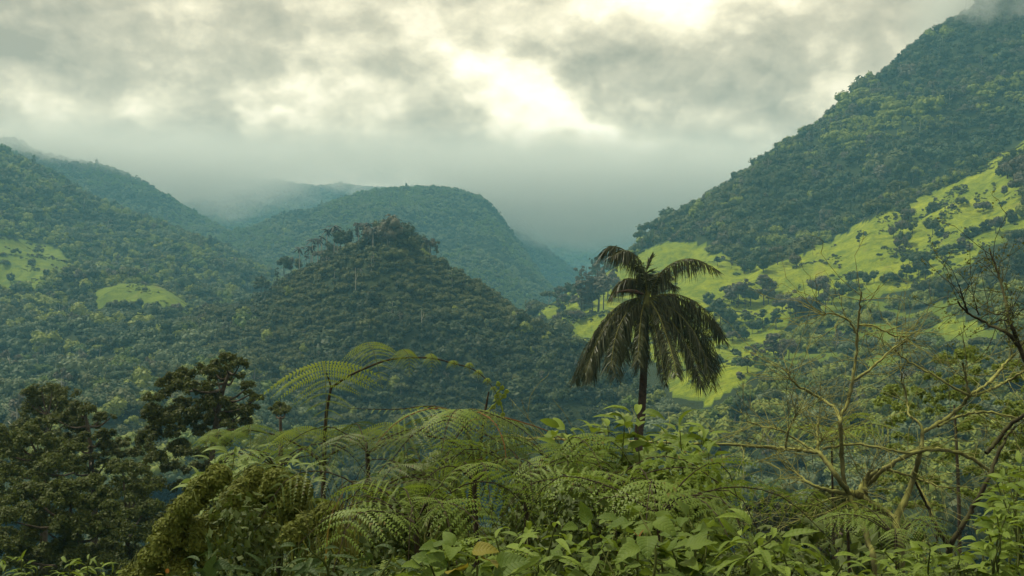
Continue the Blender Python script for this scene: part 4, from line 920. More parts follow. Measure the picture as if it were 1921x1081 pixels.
# ------------------------------------------------------------------ foreground: ferns
M_FERN = [foliage('fern_yellow_green', (0.150, 0.210, 0.022), (0.240, 0.310, 0.044), 0.35, 0.5, 0.3, 0.6), foliage('fern_green', (0.092, 0.152, 0.022), (0.172, 0.250, 0.040), 0.35, 0.5, 0.3, 0.6, (0.13, 0.075, 0.02)),
          foliage('fern_dark', (0.045, 0.078, 0.014), (0.100, 0.150, 0.026), 0.3, 0.5, 0.3, 0.6, (0.09, 0.05, 0.015))]
M_STEMDARK = bark('stem_dark', (0.018, 0.014, 0.010), (0.05, 0.040, 0.022), 30.0, None, 0.003)
M_STEMGREEN = bark('stem_green', (0.05, 0.065, 0.015), (0.10, 0.12, 0.03), 20.0, None, 0.003)
M_STEMRED = bark('stem_russet', (0.10, 0.045, 0.015), (0.16, 0.08, 0.025), 20.0, None, 0.003)
def pinnate(curve, side, n, ln, sweep, droop, m, lw, rng, up=(0, 0, 1), t0=0.02, shape=None, lobew=0.5, tilt=0.0):
    """two rows of toothed leaflets along a midrib: every leaflet is a row of small lobes on both sides of its own rib"""
    c = resample(np.array(curve, float), n + 1)
    tg = np.gradient(c, axis=0); tg /= np.linalg.norm(tg, axis=1)[:, None] + 1e-9
    side = np.asarray(side, float)
    if side.ndim == 1: side = np.repeat(side[None], n + 1, 0)
    side = side - tg * np.sum(side * tg, 1)[:, None]; side /= np.linalg.norm(side, axis=1)[:, None] + 1e-9
    t = np.linspace(0, 1, n + 1)
    L = ln * (shape(t) if shape else np.clip((1 - t) ** 0.75, 0.06, 1)) * rng.uniform(0.9, 1.08, n + 1)
    Vs, Fs, off = [], [], 0
    u = np.linspace(0, 1, m + 1)
    for sg in (-1, 1):
        D0 = side * sg + tg * sweep + rng.normal(size=(n + 1, 3)) * 0.05
        D0 /= np.linalg.norm(D0, axis=1)[:, None]
        # centre lines n+1, m+1, 3
        ctr = c[:, None, :] + D0[:, None, :] * (L[:, None] * u[None])[..., None]
        ctr[..., 2] -= droop * L[:, None] * u[None] ** 2.0 * rng.uniform(0.85, 1.2, (n + 1, 1))
        dv = np.gradient(ctr, axis=1); dv /= np.linalg.norm(dv, axis=2)[..., None] + 1e-9
        N = np.cross(D0, tg) * sg
        wv = np.cross(N[:, None, :], dv)
        if tilt: wv = wv + tilt * np.array((0, 0, -1.0)) * np.sign(np.sum(wv * tg[:, None, :], -1, keepdims=True))
        wv /= np.linalg.norm(wv, axis=2)[..., None] + 1e-9
        step = (L / m)[:, None]
        ll = (lw * np.clip(L / ln, 0.25, 1))[:, None] * np.clip(np.sin(np.pi * np.clip(u * 0.82 + 0.16, 0, 1)), 0.15, 1)[None]
        for w in (-1, 1):
            a = ctr - dv * step[..., None] * 0.5 * lobew * 1.6
            b = ctr + dv * step[..., None] * 0.5 * lobew * 1.6
            tip = ctr + wv * w * ll[..., None] + dv * step[..., None] * 0.55
            tip[..., 2] -= 0.18 * ll
            V = np.stack([a, b, tip], 2).reshape(-1, 3)
            Vs.append(V); Fs.append(np.arange(len(V)).reshape(-1, 3) + off); off += len(V)
    return np.concatenate(Vs), np.concatenate(Fs)
def frond_mesh(curve, side, n, ln, sweep, droop, m, lw, seed, mat=1, rib=0.010, stemmat=None, shape=None, tilt=0.0):
    rng = np.random.default_rng(seed)
    V, Fc = pinnate(curve, side, n, ln, sweep, droop, m, lw, rng, shape=shape, tilt=tilt)
    c = resample(np.array(curve, float), 10)
    Vt, Ft = tube(c, np.linspace(rib, rib * 0.3, 10), 5)
    return make_mesh('frond', [(V, Fc, 0), (Vt, Ft, 1)], [M_FERN[mat], stemmat or M_STEMGREEN], False)
def px_curve(pts, d, org):
    return [P(p[0], p[1], d + (p[2] if len(p) > 2 else 0)) - org for p in pts]
def fan(root, org, top, tip, halfw, d, mat=0, n=15, droop=0.55, seed=0, lean=0.0, reach=0.5):
    """an umbrella-like fern leaf seen end on: its midrib runs from the top towards the viewer and down"""
    mx = ((top[0] + tip[0]) / 2 + lean, top[1] + 0.30 * (tip[1] - top[1]))
    reach = min(reach, 0.55 * abs(tip[1] - top[1]) * d / F)
    cu = [P(top[0], top[1] + 3, d + 0.3 * reach) - org, P(mx[0], mx[1], d - 0.45 * reach) - org, P(tip[0], tip[1], d - reach) - org]
    sc = d / F
    sh = lambda t: np.clip(1.0 - t, 0, 1) ** 0.8 * 0.93 + 0.07
    return link('frond', frond_mesh(cu, (1, 0, 0.0), n, halfw * sc * 1.12, 0.12, droop, 18, max(0.024, 0.075 * halfw * sc), 500 + seed, mat, 0.006, None, sh, 0.9), root)
def stem(root, org, pts, d, r0, r1, mat, name='stem', n=14):
    cu = np.array(px_curve(pts, d, org)); cu = resample(cu, n)
    V, Fc = tube(cu, np.linspace(r0, r1, n), 7)
    return link(name, make_mesh(name, [(V, Fc, 0)], [mat]), root)
def ground_root(px, py, d):
    x = P(px, py, d)[0]
    return np.array((x, d, gz1(x, d)))

# the tall arching fern with umbrella leaves and an unrolling tip
DF = 11.2
o1 = ground_root(604, 950, DF)
f1 = empty('tall_fern', o1, 'tall yellow-green fern with umbrella fans and a long frond unrolling to the right', 'fern')
zb = o1[2]
stem(f1, o1, [(600, 1060), (606, 950), (608, 860), (612, 780), (621, 728)], DF, 0.030, 0.014, M_STEMDARK, n=18)
stem(f1, o1, [(621, 728), (617, 712), (612, 700)], DF, 0.010, 0.006, M_STEMDARK, 'stalk')
stem(f1, o1, [(621, 728), (650, 708), (690, 689), (730, 675), (775, 671), (815, 673), (850, 682), (885, 692), (912, 712), (932, 738)], DF, 0.013, 0.004, M_STEMDARK, 'stalk', 30)
fan(f1, o1, (607, 676), (614, 800), 102, DF, 0, 12, 0.34, 1, 0, 0.7)
fan(f1, o1, (690, 640), (716, 724), 54, DF, 0, 10, 0.38, 2, 0, 0.45)
fan(f1, o1, (757, 653), (768, 706), 30, DF, 0, 11, 0.7, 3, 4, 0.3)
fan(f1, o1, (808, 661), (809, 699), 20, DF, 0, 9, 0.9, 4, 2, 0.2)
fan(f1, o1, (848, 674), (852, 690), 13, DF, 0, 7, 0.9, 5, 2, 0.12)
for i, (x, y, r) in enumerate([(880, 688, 10), (897, 702, 10), (914, 716, 9), (926, 731, 8), (937, 742, 7), (930, 752, 6)]):
    fan(f1, o1, (x, y - r), (x + 1, y + r), r, DF, 0, 6, 0.9, 20 + i, 0, 0.10)
def curl(cx, cy, r, d, org, turns=1.4, a0=0.0):
    return [P(cx + r * (1 - k / 14) * math.cos(a0 + k * turns * 0.45), cy + r * (1 - k / 14) * math.sin(a0 + k * turns * 0.45), d) - org for k in range(12)]
cr = []
for (pts) in [[(932, 738), (938, 750), (944, 742), (951, 735)], [(912, 775), (925, 762), (936, 752), (944, 746), (950, 738)], [(932, 738), (940, 728), (934, 722)], [(936, 750), (942, 766), (943, 778), (938, 784)], [(912, 775), (905, 778), (918, 768)]]:
    V, Fc = tube(resample(np.array(px_curve(pts, DF, o1)), 12), np.linspace(0.012, 0.006, 12), 6); cr.append((V, Fc, 0))
for (x, y) in [(951, 735), (934, 721), (946, 744), (938, 785), (926, 764), (941, 728), (944, 778), (932, 744), (938, 757)]:
    V, Fc = tube(np.array(curl(x, y, 4.2, DF, o1, 2.2, x)), np.linspace(0.013, 0.005, 12), 6); cr.append((V, Fc, 0))
link('fiddlehead', make_mesh('fiddlehead', cr, [M_FERN[0]]), f1)
# its lower tier of fans
for i, (top, tip, hw, dd, mt, dr) in enumerate([((412, 803), (404, 858), 42, 0.2, 1, 0.5), ((392, 815), (384, 862), 30, 0.0, 1, 0.6), ((470, 794), (470, 850), 52, 0.25, 1, 0.42), ((556, 800), (574, 868), 66, 0.0, 0, 0.42), ((530, 806), (540, 850), 46, 0.3, 1, 0.5), ((655, 795), (618, 876), 62, 0.2, 1, 0.42),
        ((722, 790), (732, 868), 60, 0.1, 0, 0.42), ((690, 802), (700, 856), 44, 0.4, 1, 0.5), ((440, 806), (436, 850), 36, 0.4, 1, 0.5), ((618, 812), (612, 866), 40, 0.5, 2, 0.5), ((770, 800), (778, 860), 48, 0.4, 2, 0.5), ((500, 815), (505, 860), 44, 0.5, 2, 0.5)]):
    fan(f1, o1, top, tip, hw, DF + dd - 0.2, mt, 10, dr, 40 + i, 0, 0.5)
stem(f1, o1, [(606, 900), (603, 868), (640, 842), (690, 826), (740, 812)], DF, 0.016, 0.006, M_STEMDARK, 'stalk')
stem(f1, o1, [(603, 868), (560, 835), (500, 812), (440, 806), (395, 816)], DF + .1, 0.014, 0.005, M_STEMDARK, 'stalk')

# the arching tree fern in the middle with near-black forked stems
DM = 10.4
o2 = ground_root(880, 990, DM)
f2 = empty('tree_fern', o2, 'broad arching fern on near-black forked stems in the middle of the foreground', 'fern')
stem(f2, o2, [(872, 1010), (882, 950), (890, 905), (893, 870)], DM, 0.036, 0.024, M_STEMDARK)
stem(f2, o2, [(872, 1010), (880, 940), (896, 868), (906, 800), (912, 762), (917, 735)], DM - .05, 0.026, 0.007, M_STEMDARK, 'stalk', 20)
stem(f2, o2, [(893, 870), (880, 820), (865, 792), (850, 776), (838, 770)], DM, 0.018, 0.007, M_STEMDARK, 'stalk')
stem(f2, o2, [(893, 870), (868, 842), (840, 826), (800, 818)], DM, 0.018, 0.008, M_STEMDARK, 'stalk')
stem(f2, o2, [(893, 866), (920, 850), (960, 838), (1000, 830)], DM, 0.016, 0.007, M_STEMDARK, 'stalk')
stem(f2, o2, [(850, 890), (880, 868), (906, 862)], DM - .2, 0.013, 0.010, M_STEMRED, 'stalk')
shp = lambda t: np.clip(np.sin(np.pi * np.clip(t * 0.88 + 0.10, 0, 1)), 0.08, 1)
FM = [  # arching fronds: path (pixels, depth shift), half width in m, droop, material
    ([(872, 790, 0), (850, 772, -.2), (815, 766, -.4), (775, 776, -.6), (735, 800, -.7), (705, 835, -.8)], 0.34, 0.55, 1), ([(874, 788, 0), (880, 768, -.3), (905, 772, -.6), (945, 786, -.7), (985, 810, -.8), (1020, 845, -.9)], 0.34, 0.55, 1),
    ([(872, 790, 0), (866, 770, -.4), (852, 772, -.8), (838, 800, -1.1), (828, 850, -1.3)], 0.34, 0.5, 1), ([(872, 790, 0), (890, 772, -.4), (925, 790, -1.0), (945, 830, -1.2), (950, 870, -1.3)], 0.34, 0.5, 2),
    ([(873, 790, .1), (840, 768, .3), (800, 762, .5), (750, 768, .6), (700, 768, .6), (652, 766, .6)], 0.14, 0.35, 0), ([(872, 790, 0), (830, 790, -.4), (780, 812, -.8), (745, 850, -.9), (720, 890, -1)], 0.32, 0.5, 2),
    ([(874, 792, 0), (930, 782, .1), (985, 794, .1), (1040, 815, .1), (1090, 850, 0)], 0.3, 0.5, 1), ([(872, 800, 0), (850, 830, -.6), (835, 870, -1), (830, 915, -1.1)], 0.3, 0.4, 2), ([(874, 800, 0), (920, 820, -.5), (965, 850, -.7), (1000, 900, -.9)], 0.32, 0.45, 2),
    ([(873, 795, .3), (835, 780, .8), (790, 785, 1.1), (745, 805, 1.3)], 0.3, 0.45, 2), ([(873, 795, .3), (915, 780, .8), (960, 790, 1.1), (1005, 815, 1.3)], 0.3, 0.45, 2)]
for i, (pts, hw, dr, mt) in enumerate(FM):
    cu = np.array(px_curve(pts, DM, o2)); cc = resample(cu, 20); tg = np.gradient(cc, axis=0)
    sd = np.cross(tg, (0, 0, 1)); sd /= np.linalg.norm(sd, axis=1)[:, None] + 1e-6
    link('frond', frond_mesh(cu, sd, 19, hw, 0.35, dr, 13, 0.024, 600 + i, mt, 0.009, M_STEMDARK if i % 3 else M_STEMRED, shp, 0.5), f2)

def fern_plant(label, px, py, d, size, n, mat, seed, grp, spread=1.0, stemm=None):
    """a fern of arching fronds around one crown point (pixel px, py at distance d)"""
    rng = np.random.default_rng(seed); org = ground_root(px, py, d); cr = P(px, py, d) - org
    e = empty('fern', org, label, 'fern', grp)
    V, Fc = tube(resample(np.array([(0, 0, -0.1), cr * 0.5 + (0.02, 0, 0), cr]), 8), np.linspace(0.03, 0.018, 8), 7)
    link('stem', make_mesh('stem', [(V, Fc, 0)], [M_STEMDARK]), e)
    for k in range(n):
        a = k * 2.399 + rng.normal() * 0.25; l = size * rng.uniform(0.5, 1.25); r = rng.uniform(0.25, 0.7)
        dx, dy = math.cos(a) * spread, math.sin(a) * spread
        cu = [cr, cr + np.array((dx * .35 * l, dy * .35 * l, l * .32 * r + .05)), cr + np.array((dx * .7 * l, dy * .7 * l, l * (.30 * r))), cr + np.array((dx * l, dy * l, -l * rng.uniform(0.05, 0.7)))]
        cc = resample(np.array(cu), 17); tg = np.gradient(cc, axis=0); sd = np.cross(tg, (0, 0, 1)); sd /= np.linalg.norm(sd, axis=1)[:, None] + 1e-6; sd = sd + np.array((0, 0, 1.0)) * rng.normal() * 0.55 + rng.normal(size=3) * 0.15
        link('frond', frond_mesh(cu, sd, 16, l * 0.26, 0.3, 0.35, 11, l * 0.021, seed * 31 + k, mat, 0.007, M_STEMDARK, shp, 0.5), e)
    return e
FG = 'ferns filling the foreground thicket'
fern_plant('feathery green fern pressed under the umbrella fern fans, left of centre', 690, 850, 10.6, 0.95, 9, 2, 1, FG)
fern_plant('fern with fine bright fronds at the left side of the broadleaf shrub', 1040, 870, 9.8, 0.95, 11, 1, 2, FG)
fern_plant('low fern with one frond hooked to the right below the black stems', 890, 905, 9.0, 0.8, 8, 1, 3, FG)
fern_plant('dark fern in the shade under the arching tree fern', 800, 900, 9.6, 0.9, 9, 2, 4, FG)
fern_plant('mid-green fern sprawling over the dark forked twigs', 985, 900, 9.2, 0.9, 10, 1, 5, FG)
fern_plant('olive fern behind the grass blades', 700, 930, 8.8, 0.85, 9, 2, 6, FG)
fern_plant('feather fern at the top edge of the vine mound', 520, 880, 10.4, 0.8, 9, 1, 7, FG)
fern_plant('fern low between broadleaf shrub and big leaf bushes', 1120, 930, 8.6, 1.1, 11, 1, 8, FG)
fern_plant('large feathery fern spreading over the leaves under the broadleaf shrub', 1235, 965, 7.6, 1.0, 11, 1, 12, FG)
fern_plant('large feathery fern left of the yellowing leaves on the lower edge', 780, 985, 7.6, 0.9, 11, 1, 13, FG)
fern_plant('bright soft fern behind the leaning ochre limb of the bare tree', 1560, 830, 19, 1.5, 11, 0, 9, FG)
fern_plant('green fern at the foot of the bare tree', 1590, 985, 13.5, 1.0, 10, 1, 10, FG)
fern_plant('fern among leaves right of the bare tree trunk', 1680, 1005, 12.0, 1.0, 10, 1, 11, FG)

# ------------------------------------------------------------------ large leaves, one by one
def leaf_geo(w, fold=0.22, curl=0.3, n=8, tipp=1.0, wave=0.0, heart=False):
    t = np.linspace(0, 1, n + 1)
    hw = w * np.sin(np.pi * t ** (0.75 if not heart else 0.55)) ** 0.85 * (1 - 0.18 * t); hw[0] = 0.004; hw[-1] = 0.002
    if tipp != 1.0: hw *= (1 - t) ** (tipp - 1) * 1.3
    th = -curl * 2 * t
    x = np.concatenate([[0], np.cumsum(np.cos(th[:-1]) / n)]); z = np.concatenate([[0], np.cumsum(np.sin(th[:-1]) / n)])
    V = []
    for k in (-1, -0.5, 0, 0.5, 1):
        zz = z + abs(k) * hw * fold * 2 - (abs(k) == 1) * hw * fold * 0.7 + wave * np.sin(t * 17 + k * 3) * hw * abs(k)
        V.append(np.stack([x - (0.10 * abs(k) if heart else 0.0) * np.clip(1 - t * 3, 0, 1), k * hw, zz], 1))
    V = np.concatenate(V); m = n + 1
    j = np.arange(n); Fs = np.concatenate([np.stack([q * m + j, q * m + j + 1, (q + 1) * m + j + 1, (q + 1) * m + j], 1) for q in range(4)])
    return V, Fs
LM = {'ovate': leaf_mat('leaf_ovate', (0.065, 0.115, 0.016), (0.185, 0.265, 0.038), (0.18, 0.22, 0.06)),
      'long': leaf_mat('leaf_long', (0.11, 0.17, 0.045), (0.18, 0.25, 0.075), (0.22, 0.28, 0.12)),
      'big': leaf_mat('leaf_big', (0.050, 0.095, 0.015), (0.150, 0.220, 0.036), (0.17, 0.24, 0.06), 0.35, 0.55),
      'dark': leaf_mat('leaf_dark', (0.024, 0.050, 0.016), (0.050, 0.085, 0.026), (0.07, 0.11, 0.04), 0.2, 0.5, 26.0, 1.0, 0.15),
      'yellow': leaf_mat('leaf_yellow', (0.14, 0.15, 0.018), (0.24, 0.21, 0.03), (0.26, 0.24, 0.08)),
      'dry': leaf_mat('leaf_dry', (0.16, 0.065, 0.018), (0.26, 0.12, 0.035), (0.22, 0.14, 0.06))}
LEAF = {}
for key, w, nv, kw in (('ovate', 0.21, 4, dict(curl=0.30, fold=0.24)), ('long', 0.105, 4, dict(curl=0.55, fold=0.3)), ('big', 0.30, 5, dict(curl=0.38, fold=0.18, wave=0.12)), ('heart', 0.40, 4, dict(curl=0.35, fold=0.15, wave=0.15, heart=True)), ('blade', 0.035, 4, dict(curl=0.35, fold=0.5))):
    for v in range(nv):
        for mk in LM:
            LEAF[(key, v, mk)] = None
def leaf_me(key, v, mk):
    if LEAF.get((key, v, mk)) is None:
        spec = {'ovate': (0.175, 0.48, 0.26, 0.08, False), 'long': (0.105, 0.55, 0.3, 0.03, False), 'big': (0.30, 0.38, 0.18, 0.12, False), 'heart': (0.38, 0.35, 0.15, 0.15, True), 'blade': (0.035, 0.35, 0.5, 0.0, False)}[key]
        w, cu, fo, wa, he = spec; k = 0.7 + 0.25 * v
        V, Fs = leaf_geo(w * (0.92 + 0.06 * v), fo * k, cu * k, 8 if key != 'blade' else 6, 1.0, wa, he)
        LEAF[(key, v, mk)] = make_mesh('leaf', [(V, Fs, 0)], [LM[mk]])
    return LEAF[(key, v, mk)]
def put_leaf(root, pos, direction, size, key, mk, rng, roll=0.5):
    d = Vector(direction).normalized()
    up = Vector((rng.normal() * roll, rng.normal() * roll - 0.15, 1.0)); up = (up - d * up.dot(d))
    if up.length < 1e-3: up = Vector((0, 1, 0))
    up.normalize(); y = up.cross(d)
    M = Matrix(((d.x, y.x, up.x), (d.y, y.y, up.y), (d.z, y.z, up.z))).to_4x4()
    M = Matrix.Translation(Vector(pos)) @ M @ Matrix.Diagonal((size, size * rng.uniform(0.85, 1.15), size, 1))
    o = link('leaf', leaf_me(key, int(rng.integers(0, 4)), mk), root); o.matrix_basis = M
    return o
def shrub(name, label, root_px, d, tips, size, key, mk, seed, grp=None, cat='shrub', gap=0.09, frac=0.55, droop=0.25, stemmat=None, rad=0.012, whorl=False, petiole=0.05, dz=0.5):
    """woody or soft stems from one root to each tip (pixels); leaves stand alternately along the upper part"""
    rng = np.random.default_rng(seed); org = ground_root(root_px[0], root_px[1], d)
    e = empty(name, org, label, cat, grp); sp_ = []
    for (tx, ty) in tips:
        t3 = P(tx, ty, d + rng.uniform(-dz, dz)) - org
        mid = t3 * np.array((0.45, 0.5, 0.6)) + rng.normal(size=3) * 0.06
        cu = resample(np.array([(rng.normal() * .05, rng.normal() * .05, -0.1), mid, t3]), 24)
        V, Fc = tube(cu, np.linspace(rad, rad * 0.35, 24), 6); sp_.append((V, Fc, 0))
        ln = np.concatenate([[0], np.cumsum(np.linalg.norm(np.diff(cu, axis=0), axis=1))]); tot = ln[-1]
        s0 = max(tot * (1 - frac), tot - 1.6); a = rng.uniform(0, 6.28); s = s0
        while s < tot:
            k = (s - s0) / (tot - s0 + 1e-6)
            p = np.array([np.interp(s, ln, cu[:, q]) for q in range(3)])
            a += 2.399 if not whorl else 1.35 + rng.normal() * .2
            out = np.array((math.cos(a), math.sin(a), 0.25 + 0.5 * k - droop + rng.normal() * 0.18))
            put_leaf(e, p + out * petiole, out, size * rng.uniform(0.7, 1.15) * (1 - 0.35 * k), key, mk, rng)
            s += gap * (1 - 0.5 * k) * rng.uniform(0.8, 1.2)
        put_leaf(e, t3, np.array((rng.normal() * .6, rng.normal() * .6, 0.6)), size * 0.6, key, mk, rng)
    link('stem', make_mesh('stem', sp_, [stemmat or M_STEMGREEN]), e)
    return e
SG = 'shrubs filling the foreground thicket'
shrub('broadleaf_shrub', 'bright broadleaf shrub whose top shoot crosses the palm trunk', (1175, 990), 10.0, [(1195, 778), (1172, 792), (1140, 800), (1110, 812), (1060, 806), (1040, 820), (1090, 850), (1150, 840), (1190, 850), (1130, 890), (1180, 905), (1080, 900), (1030, 870), (1160, 950), (1210, 940), (1100, 950)], 0.40, 'ovate', 'ovate', 11, SG, frac=0.75, gap=0.075)
shrub('broadleaf_shrub', 'bright broadleaf shrub with pointed leaves fanning out right of the palm trunk', (1270, 990), 9.8, [(1275, 800), (1292, 812), (1322, 806), (1250, 822), (1226, 828), (1330, 850), (1345, 880), (1350, 915), (1345, 950), (1300, 870), (1260, 880), (1225, 900), (1310, 920), (1270, 940), (1240, 960), (1320, 975), (1290, 900), (1210, 860)], 0.40, 'ovate', 'ovate', 12, SG, droop=0.4, frac=0.75, gap=0.075)
shrub('broadleaf_shrub', 'few-leaved sapling with heart-tipped leaves beside the black fern stems', (862, 960), 10.0, [(838, 856), (858, 868), (925, 872), (905, 880), (858, 920), (830, 925)], 0.27, 'ovate', 'big', 13, SG, gap=0.16, frac=0.25)
shrub('long_leaf_shrub', 'pale green shrub with long drooping tongue leaves at the fern edge, left', (430, 985), 9.6, [(405, 868), (440, 852), (452, 868), (482, 862), (372, 905), (395, 895), (420, 905)], 0.36, 'long', 'long', 14, SG, gap=0.05, frac=0.22, droop=0.1, whorl=True)
shrub('long_leaf_shrub', 'pale green long-leaved shrub right beside the left one under the fern stem', (530, 985), 9.8, [(512, 868), (540, 872), (565, 870), (500, 895), (540, 905), (580, 900)], 0.32, 'long', 'long', 15, SG, gap=0.05, frac=0.22, droop=0.1, whorl=True)
BB = [((1000, 1120), 6.2, [(930, 1010), (990, 1000), (1040, 990), (1060, 1030), (960, 1050), (1010, 1060)], 'long', 'ovate', 0.30, 'long-leaved bush along the lower edge, below the dark forked stems'),
      ((1140, 1120), 6.0, [(1100, 985), (1160, 975), (1200, 960), (1130, 1030), (1190, 1030), (1080, 1040)], 'big', 'big', 0.22, 'big-leaved bush along the lower edge, under the broadleaf shrub'),
      ((1300, 1120), 6.4, [(1240, 975), (1290, 965), (1330, 990), (1260, 1030), (1320, 1040), (1210, 1040)], 'heart', 'big', 0.20, 'round-leaved bush on the lower edge right of the palm'),
      ((1430, 1120), 6.2, [(1380, 1000), (1410, 985), (1450, 1010), (1400, 1050), (1470, 1040), (1430, 1060)], 'long', 'ovate', 0.30, 'long-leaved bush on the lower edge left of the dark gap'),
      ((1540, 1130), 6.4, [(1500, 1030), (1540, 1045), (1580, 1060), (1510, 1070)], 'long', 'ovate', 0.28, 'low long-leaved bush left of the bare tree foot'),
      ((860, 1130), 6.0, [(800, 1040), (850, 1020), (890, 1040), (830, 1065), (900, 1070)], 'heart', 'big', 0.18, 'round-leaved plant on the lower edge left of the yellow leaves'),
      ((740, 1130), 6.2, [(700, 1050), (740, 1035), (780, 1050), (720, 1075)], 'long', 'dark', 0.26, 'dark long-leaved plant in the shade of the lower edge'),
      ((430, 1130), 6.6, [(390, 1050), (430, 1040), (470, 1060), (360, 1070), (500, 1065)], 'long', 'dark', 0.26, 'dark leaved plant at the foot of the vine mound'),
      ((590, 1130), 6.4, [(540, 1040), (580, 1030), (620, 1045), (600, 1075)], 'long', 'dark', 0.26, 'dark plant with pointed leaves beneath the grass blades')]
for i, (rt, d, tips, key, mk, sz, lab) in enumerate(BB):
    shrub('big_leaf_bush', lab, rt, d, tips, sz, key, mk, 60 + i, 'leafy bushes along the lower edge', 'bush', 0.048, 0.75, 0.6, None, 0.012, False, 0.08, 0.5)
RB = [((1760, 1130), 9.0, [(1720, 1040), (1745, 1030), (1790, 1035), (1720, 1050), (1760, 1060), (1800, 1050)], 'leafy green bush around the foot of the slanting dark stem'), ((1860, 1130), 8.6, [(1850, 985), (1870, 960), (1895, 945), (1845, 1015), (1880, 1000), (1910, 980), (1860, 1050)], 'leafy green bush at the right edge under the slanting dark stem'),
      ((1930, 1100), 8.8, [(1890, 890), (1915, 870), (1940, 900), (1900, 950), (1930, 950), (1870, 905)], 'tallest leafy bush at the right edge'), ((1660, 1130), 9.4, [(1630, 1050), (1660, 1035), (1690, 1050), (1650, 1070)], 'leafy green bush just right of the bare tree trunk'), ((1890, 1060), 11.0, [(1880, 900), (1905, 880), (1870, 930), (1900, 940)], 'pale green bush behind the tallest leafy bush')]
for i, (rt, d, tips, lab) in enumerate(RB):
    shrub('leafy_bush', lab, rt, d, tips, 0.25, 'ovate', 'ovate', 80 + i, 'leafy bushes in the right corner', 'bush', 0.06, 0.7, 0.3)
LB = [((150, 1150), 10.0, [(130, 1060), (165, 1050), (190, 1065), (110, 1075), (210, 1075), (150, 1070)], 'pale leafy plant at the lower left edge'), ((30, 1150), 11.0, [(10, 1060), (40, 1050), (70, 1070)], 'low leafy plant in the bottom left corner')]
for i, (rt, d, tips, lab) in enumerate(LB):
    shrub('leafy_bush', lab, rt, d, tips, 0.22, 'long', 'ovate', 90 + i, None, 'bush', 0.05, 0.7, 0.2, whorl=True)
# odd leaves that stand out: yellow ones on the lower edge, dry orange ones hanging in the broadleaf shrub
rngl = np.random.default_rng(5)
def accents(name, label, cat, d, px, leaves):
    org = ground_root(px[0], px[1], d); e = empty(name, org, label, cat)
    cu = [np.zeros(3)] + [P(px[0], px[1], d) - org]
    V, Fc = tube(resample(np.array(cu), 6), np.linspace(0.012, 0.006, 6), 6)
    link('stem', make_mesh('stem', [(V, Fc, 0)], [M_STEMGREEN]), e)
    for (x, y, dx, dy, dz, sz, key, mk) in leaves: put_leaf(e, P(x, y, d) - org, (dx, dy, dz), sz, key, mk, rngl, 0.5)
    return e
accents('yellowing_plant', 'plant with yellowing crumpled leaves on the lower edge right of centre', 'plant', 5.6, (895, 1060), [(885, 1035, .9, -.5, .35, .15, 'big', 'yellow'), (910, 1050, .6, -.8, .1, .13, 'heart', 'yellow'), (870, 1070, -.4, -.8, .3, .2, 'big', 'yellow'), (840, 1062, -.8, -.4, .6, .2, 'big', 'big'), (930, 1070, .7, -.5, .5, .2, 'heart', 'big')])
accents('dry_leaf_cluster', 'orange dry leaves hanging inside the broadleaf shrub', 'dry leaves', 8.9, (1203, 925), [(1200, 925, .1, -.3, -1, .10, 'long', 'dry'), (1206, 928, .2, -.3, -1, .11, 'long', 'dry'), (1212, 936, .3, -.2, -1, .08, 'ovate', 'dry'), (1196, 933, -.3, -.3, -1, .08, 'long', 'dry')])
accents('dry_leaf_cluster', 'russet curled leaf low beneath the broadleaf shrub', 'dry leaves', 6.0, (1196, 1008), [(1198, 1012, .2, -.3, 1, .07, 'ovate', 'dry'), (1196, 1008, -.3, -.4, .7, .05, 'long', 'dry')])
accents('glossy_leaf_plant', 'upright glossy dark green leaf at the lower edge left', 'plant', 5.2, (392, 1085), [(392, 1085, .12, -.1, 1, .13, 'heart', 'dark'), (385, 1075, -.9, -.3, .3, .11, 'big', 'dark'), (400, 1060, .8, -.4, .1, .11, 'big', 'dark')])
accents('dry_leaf_cluster', 'small tan curled leaf on the lower edge at the vine mound', 'dry leaves', 6.0, (314, 1075), [(314, 1078, .1, -.4, 1, .06, 'ovate', 'dry'), (308, 1080, -.7, -.4, .5, .05, 'ovate', 'yellow')])

# grass blades
rng = np.random.default_rng(31); gv = []; off = 0; GV, GF = [], []
for (bx, tx, ty, d) in [(rng.uniform(590, 780), None, None, 9.0) for _ in range(210)]:
    d = rng.uniform(8.2, 9.6); bx += rng.normal() * 10; ty = rng.uniform(872, 985) + abs(bx - 640) * 0.25; tx = bx + rng.normal() * 34
    b = ground_root(bx, 1000, d); t = P(tx, ty, d + rng.normal() * .3)
    c = resample(np.array([b, b * .35 + t * .65 + (0, 0, 0.12), t + np.array((rng.normal() * .08, rng.normal() * .16, -0.03 * rng.uniform(0, 6)))]), 7)
    w = np.linspace(0.009, 0.0015, 7)[:, None] * rng.uniform(.7, 1.3); s = np.array((1, rng.normal() * .6, 0)); s /= np.linalg.norm(s)
    GV.append(np.concatenate([c - s * w, c + s * w])); j = np.arange(6); GF.append(np.stack([j, j + 1, j + 8, j + 7], 1) + off); off += 14
M_GRASS = foliage('grass_blade', (0.070, 0.090, 0.018), (0.150, 0.160, 0.040), 0.35, 0.55, 0.3, 0.9, (0.20, 0.11, 0.04))
tag(link('grass', make_mesh('grass', [(np.concatenate(GV), np.concatenate(GF), 0)], [M_GRASS])), 'tall yellowish grass blades under the umbrella fern', None, None, 'stuff')

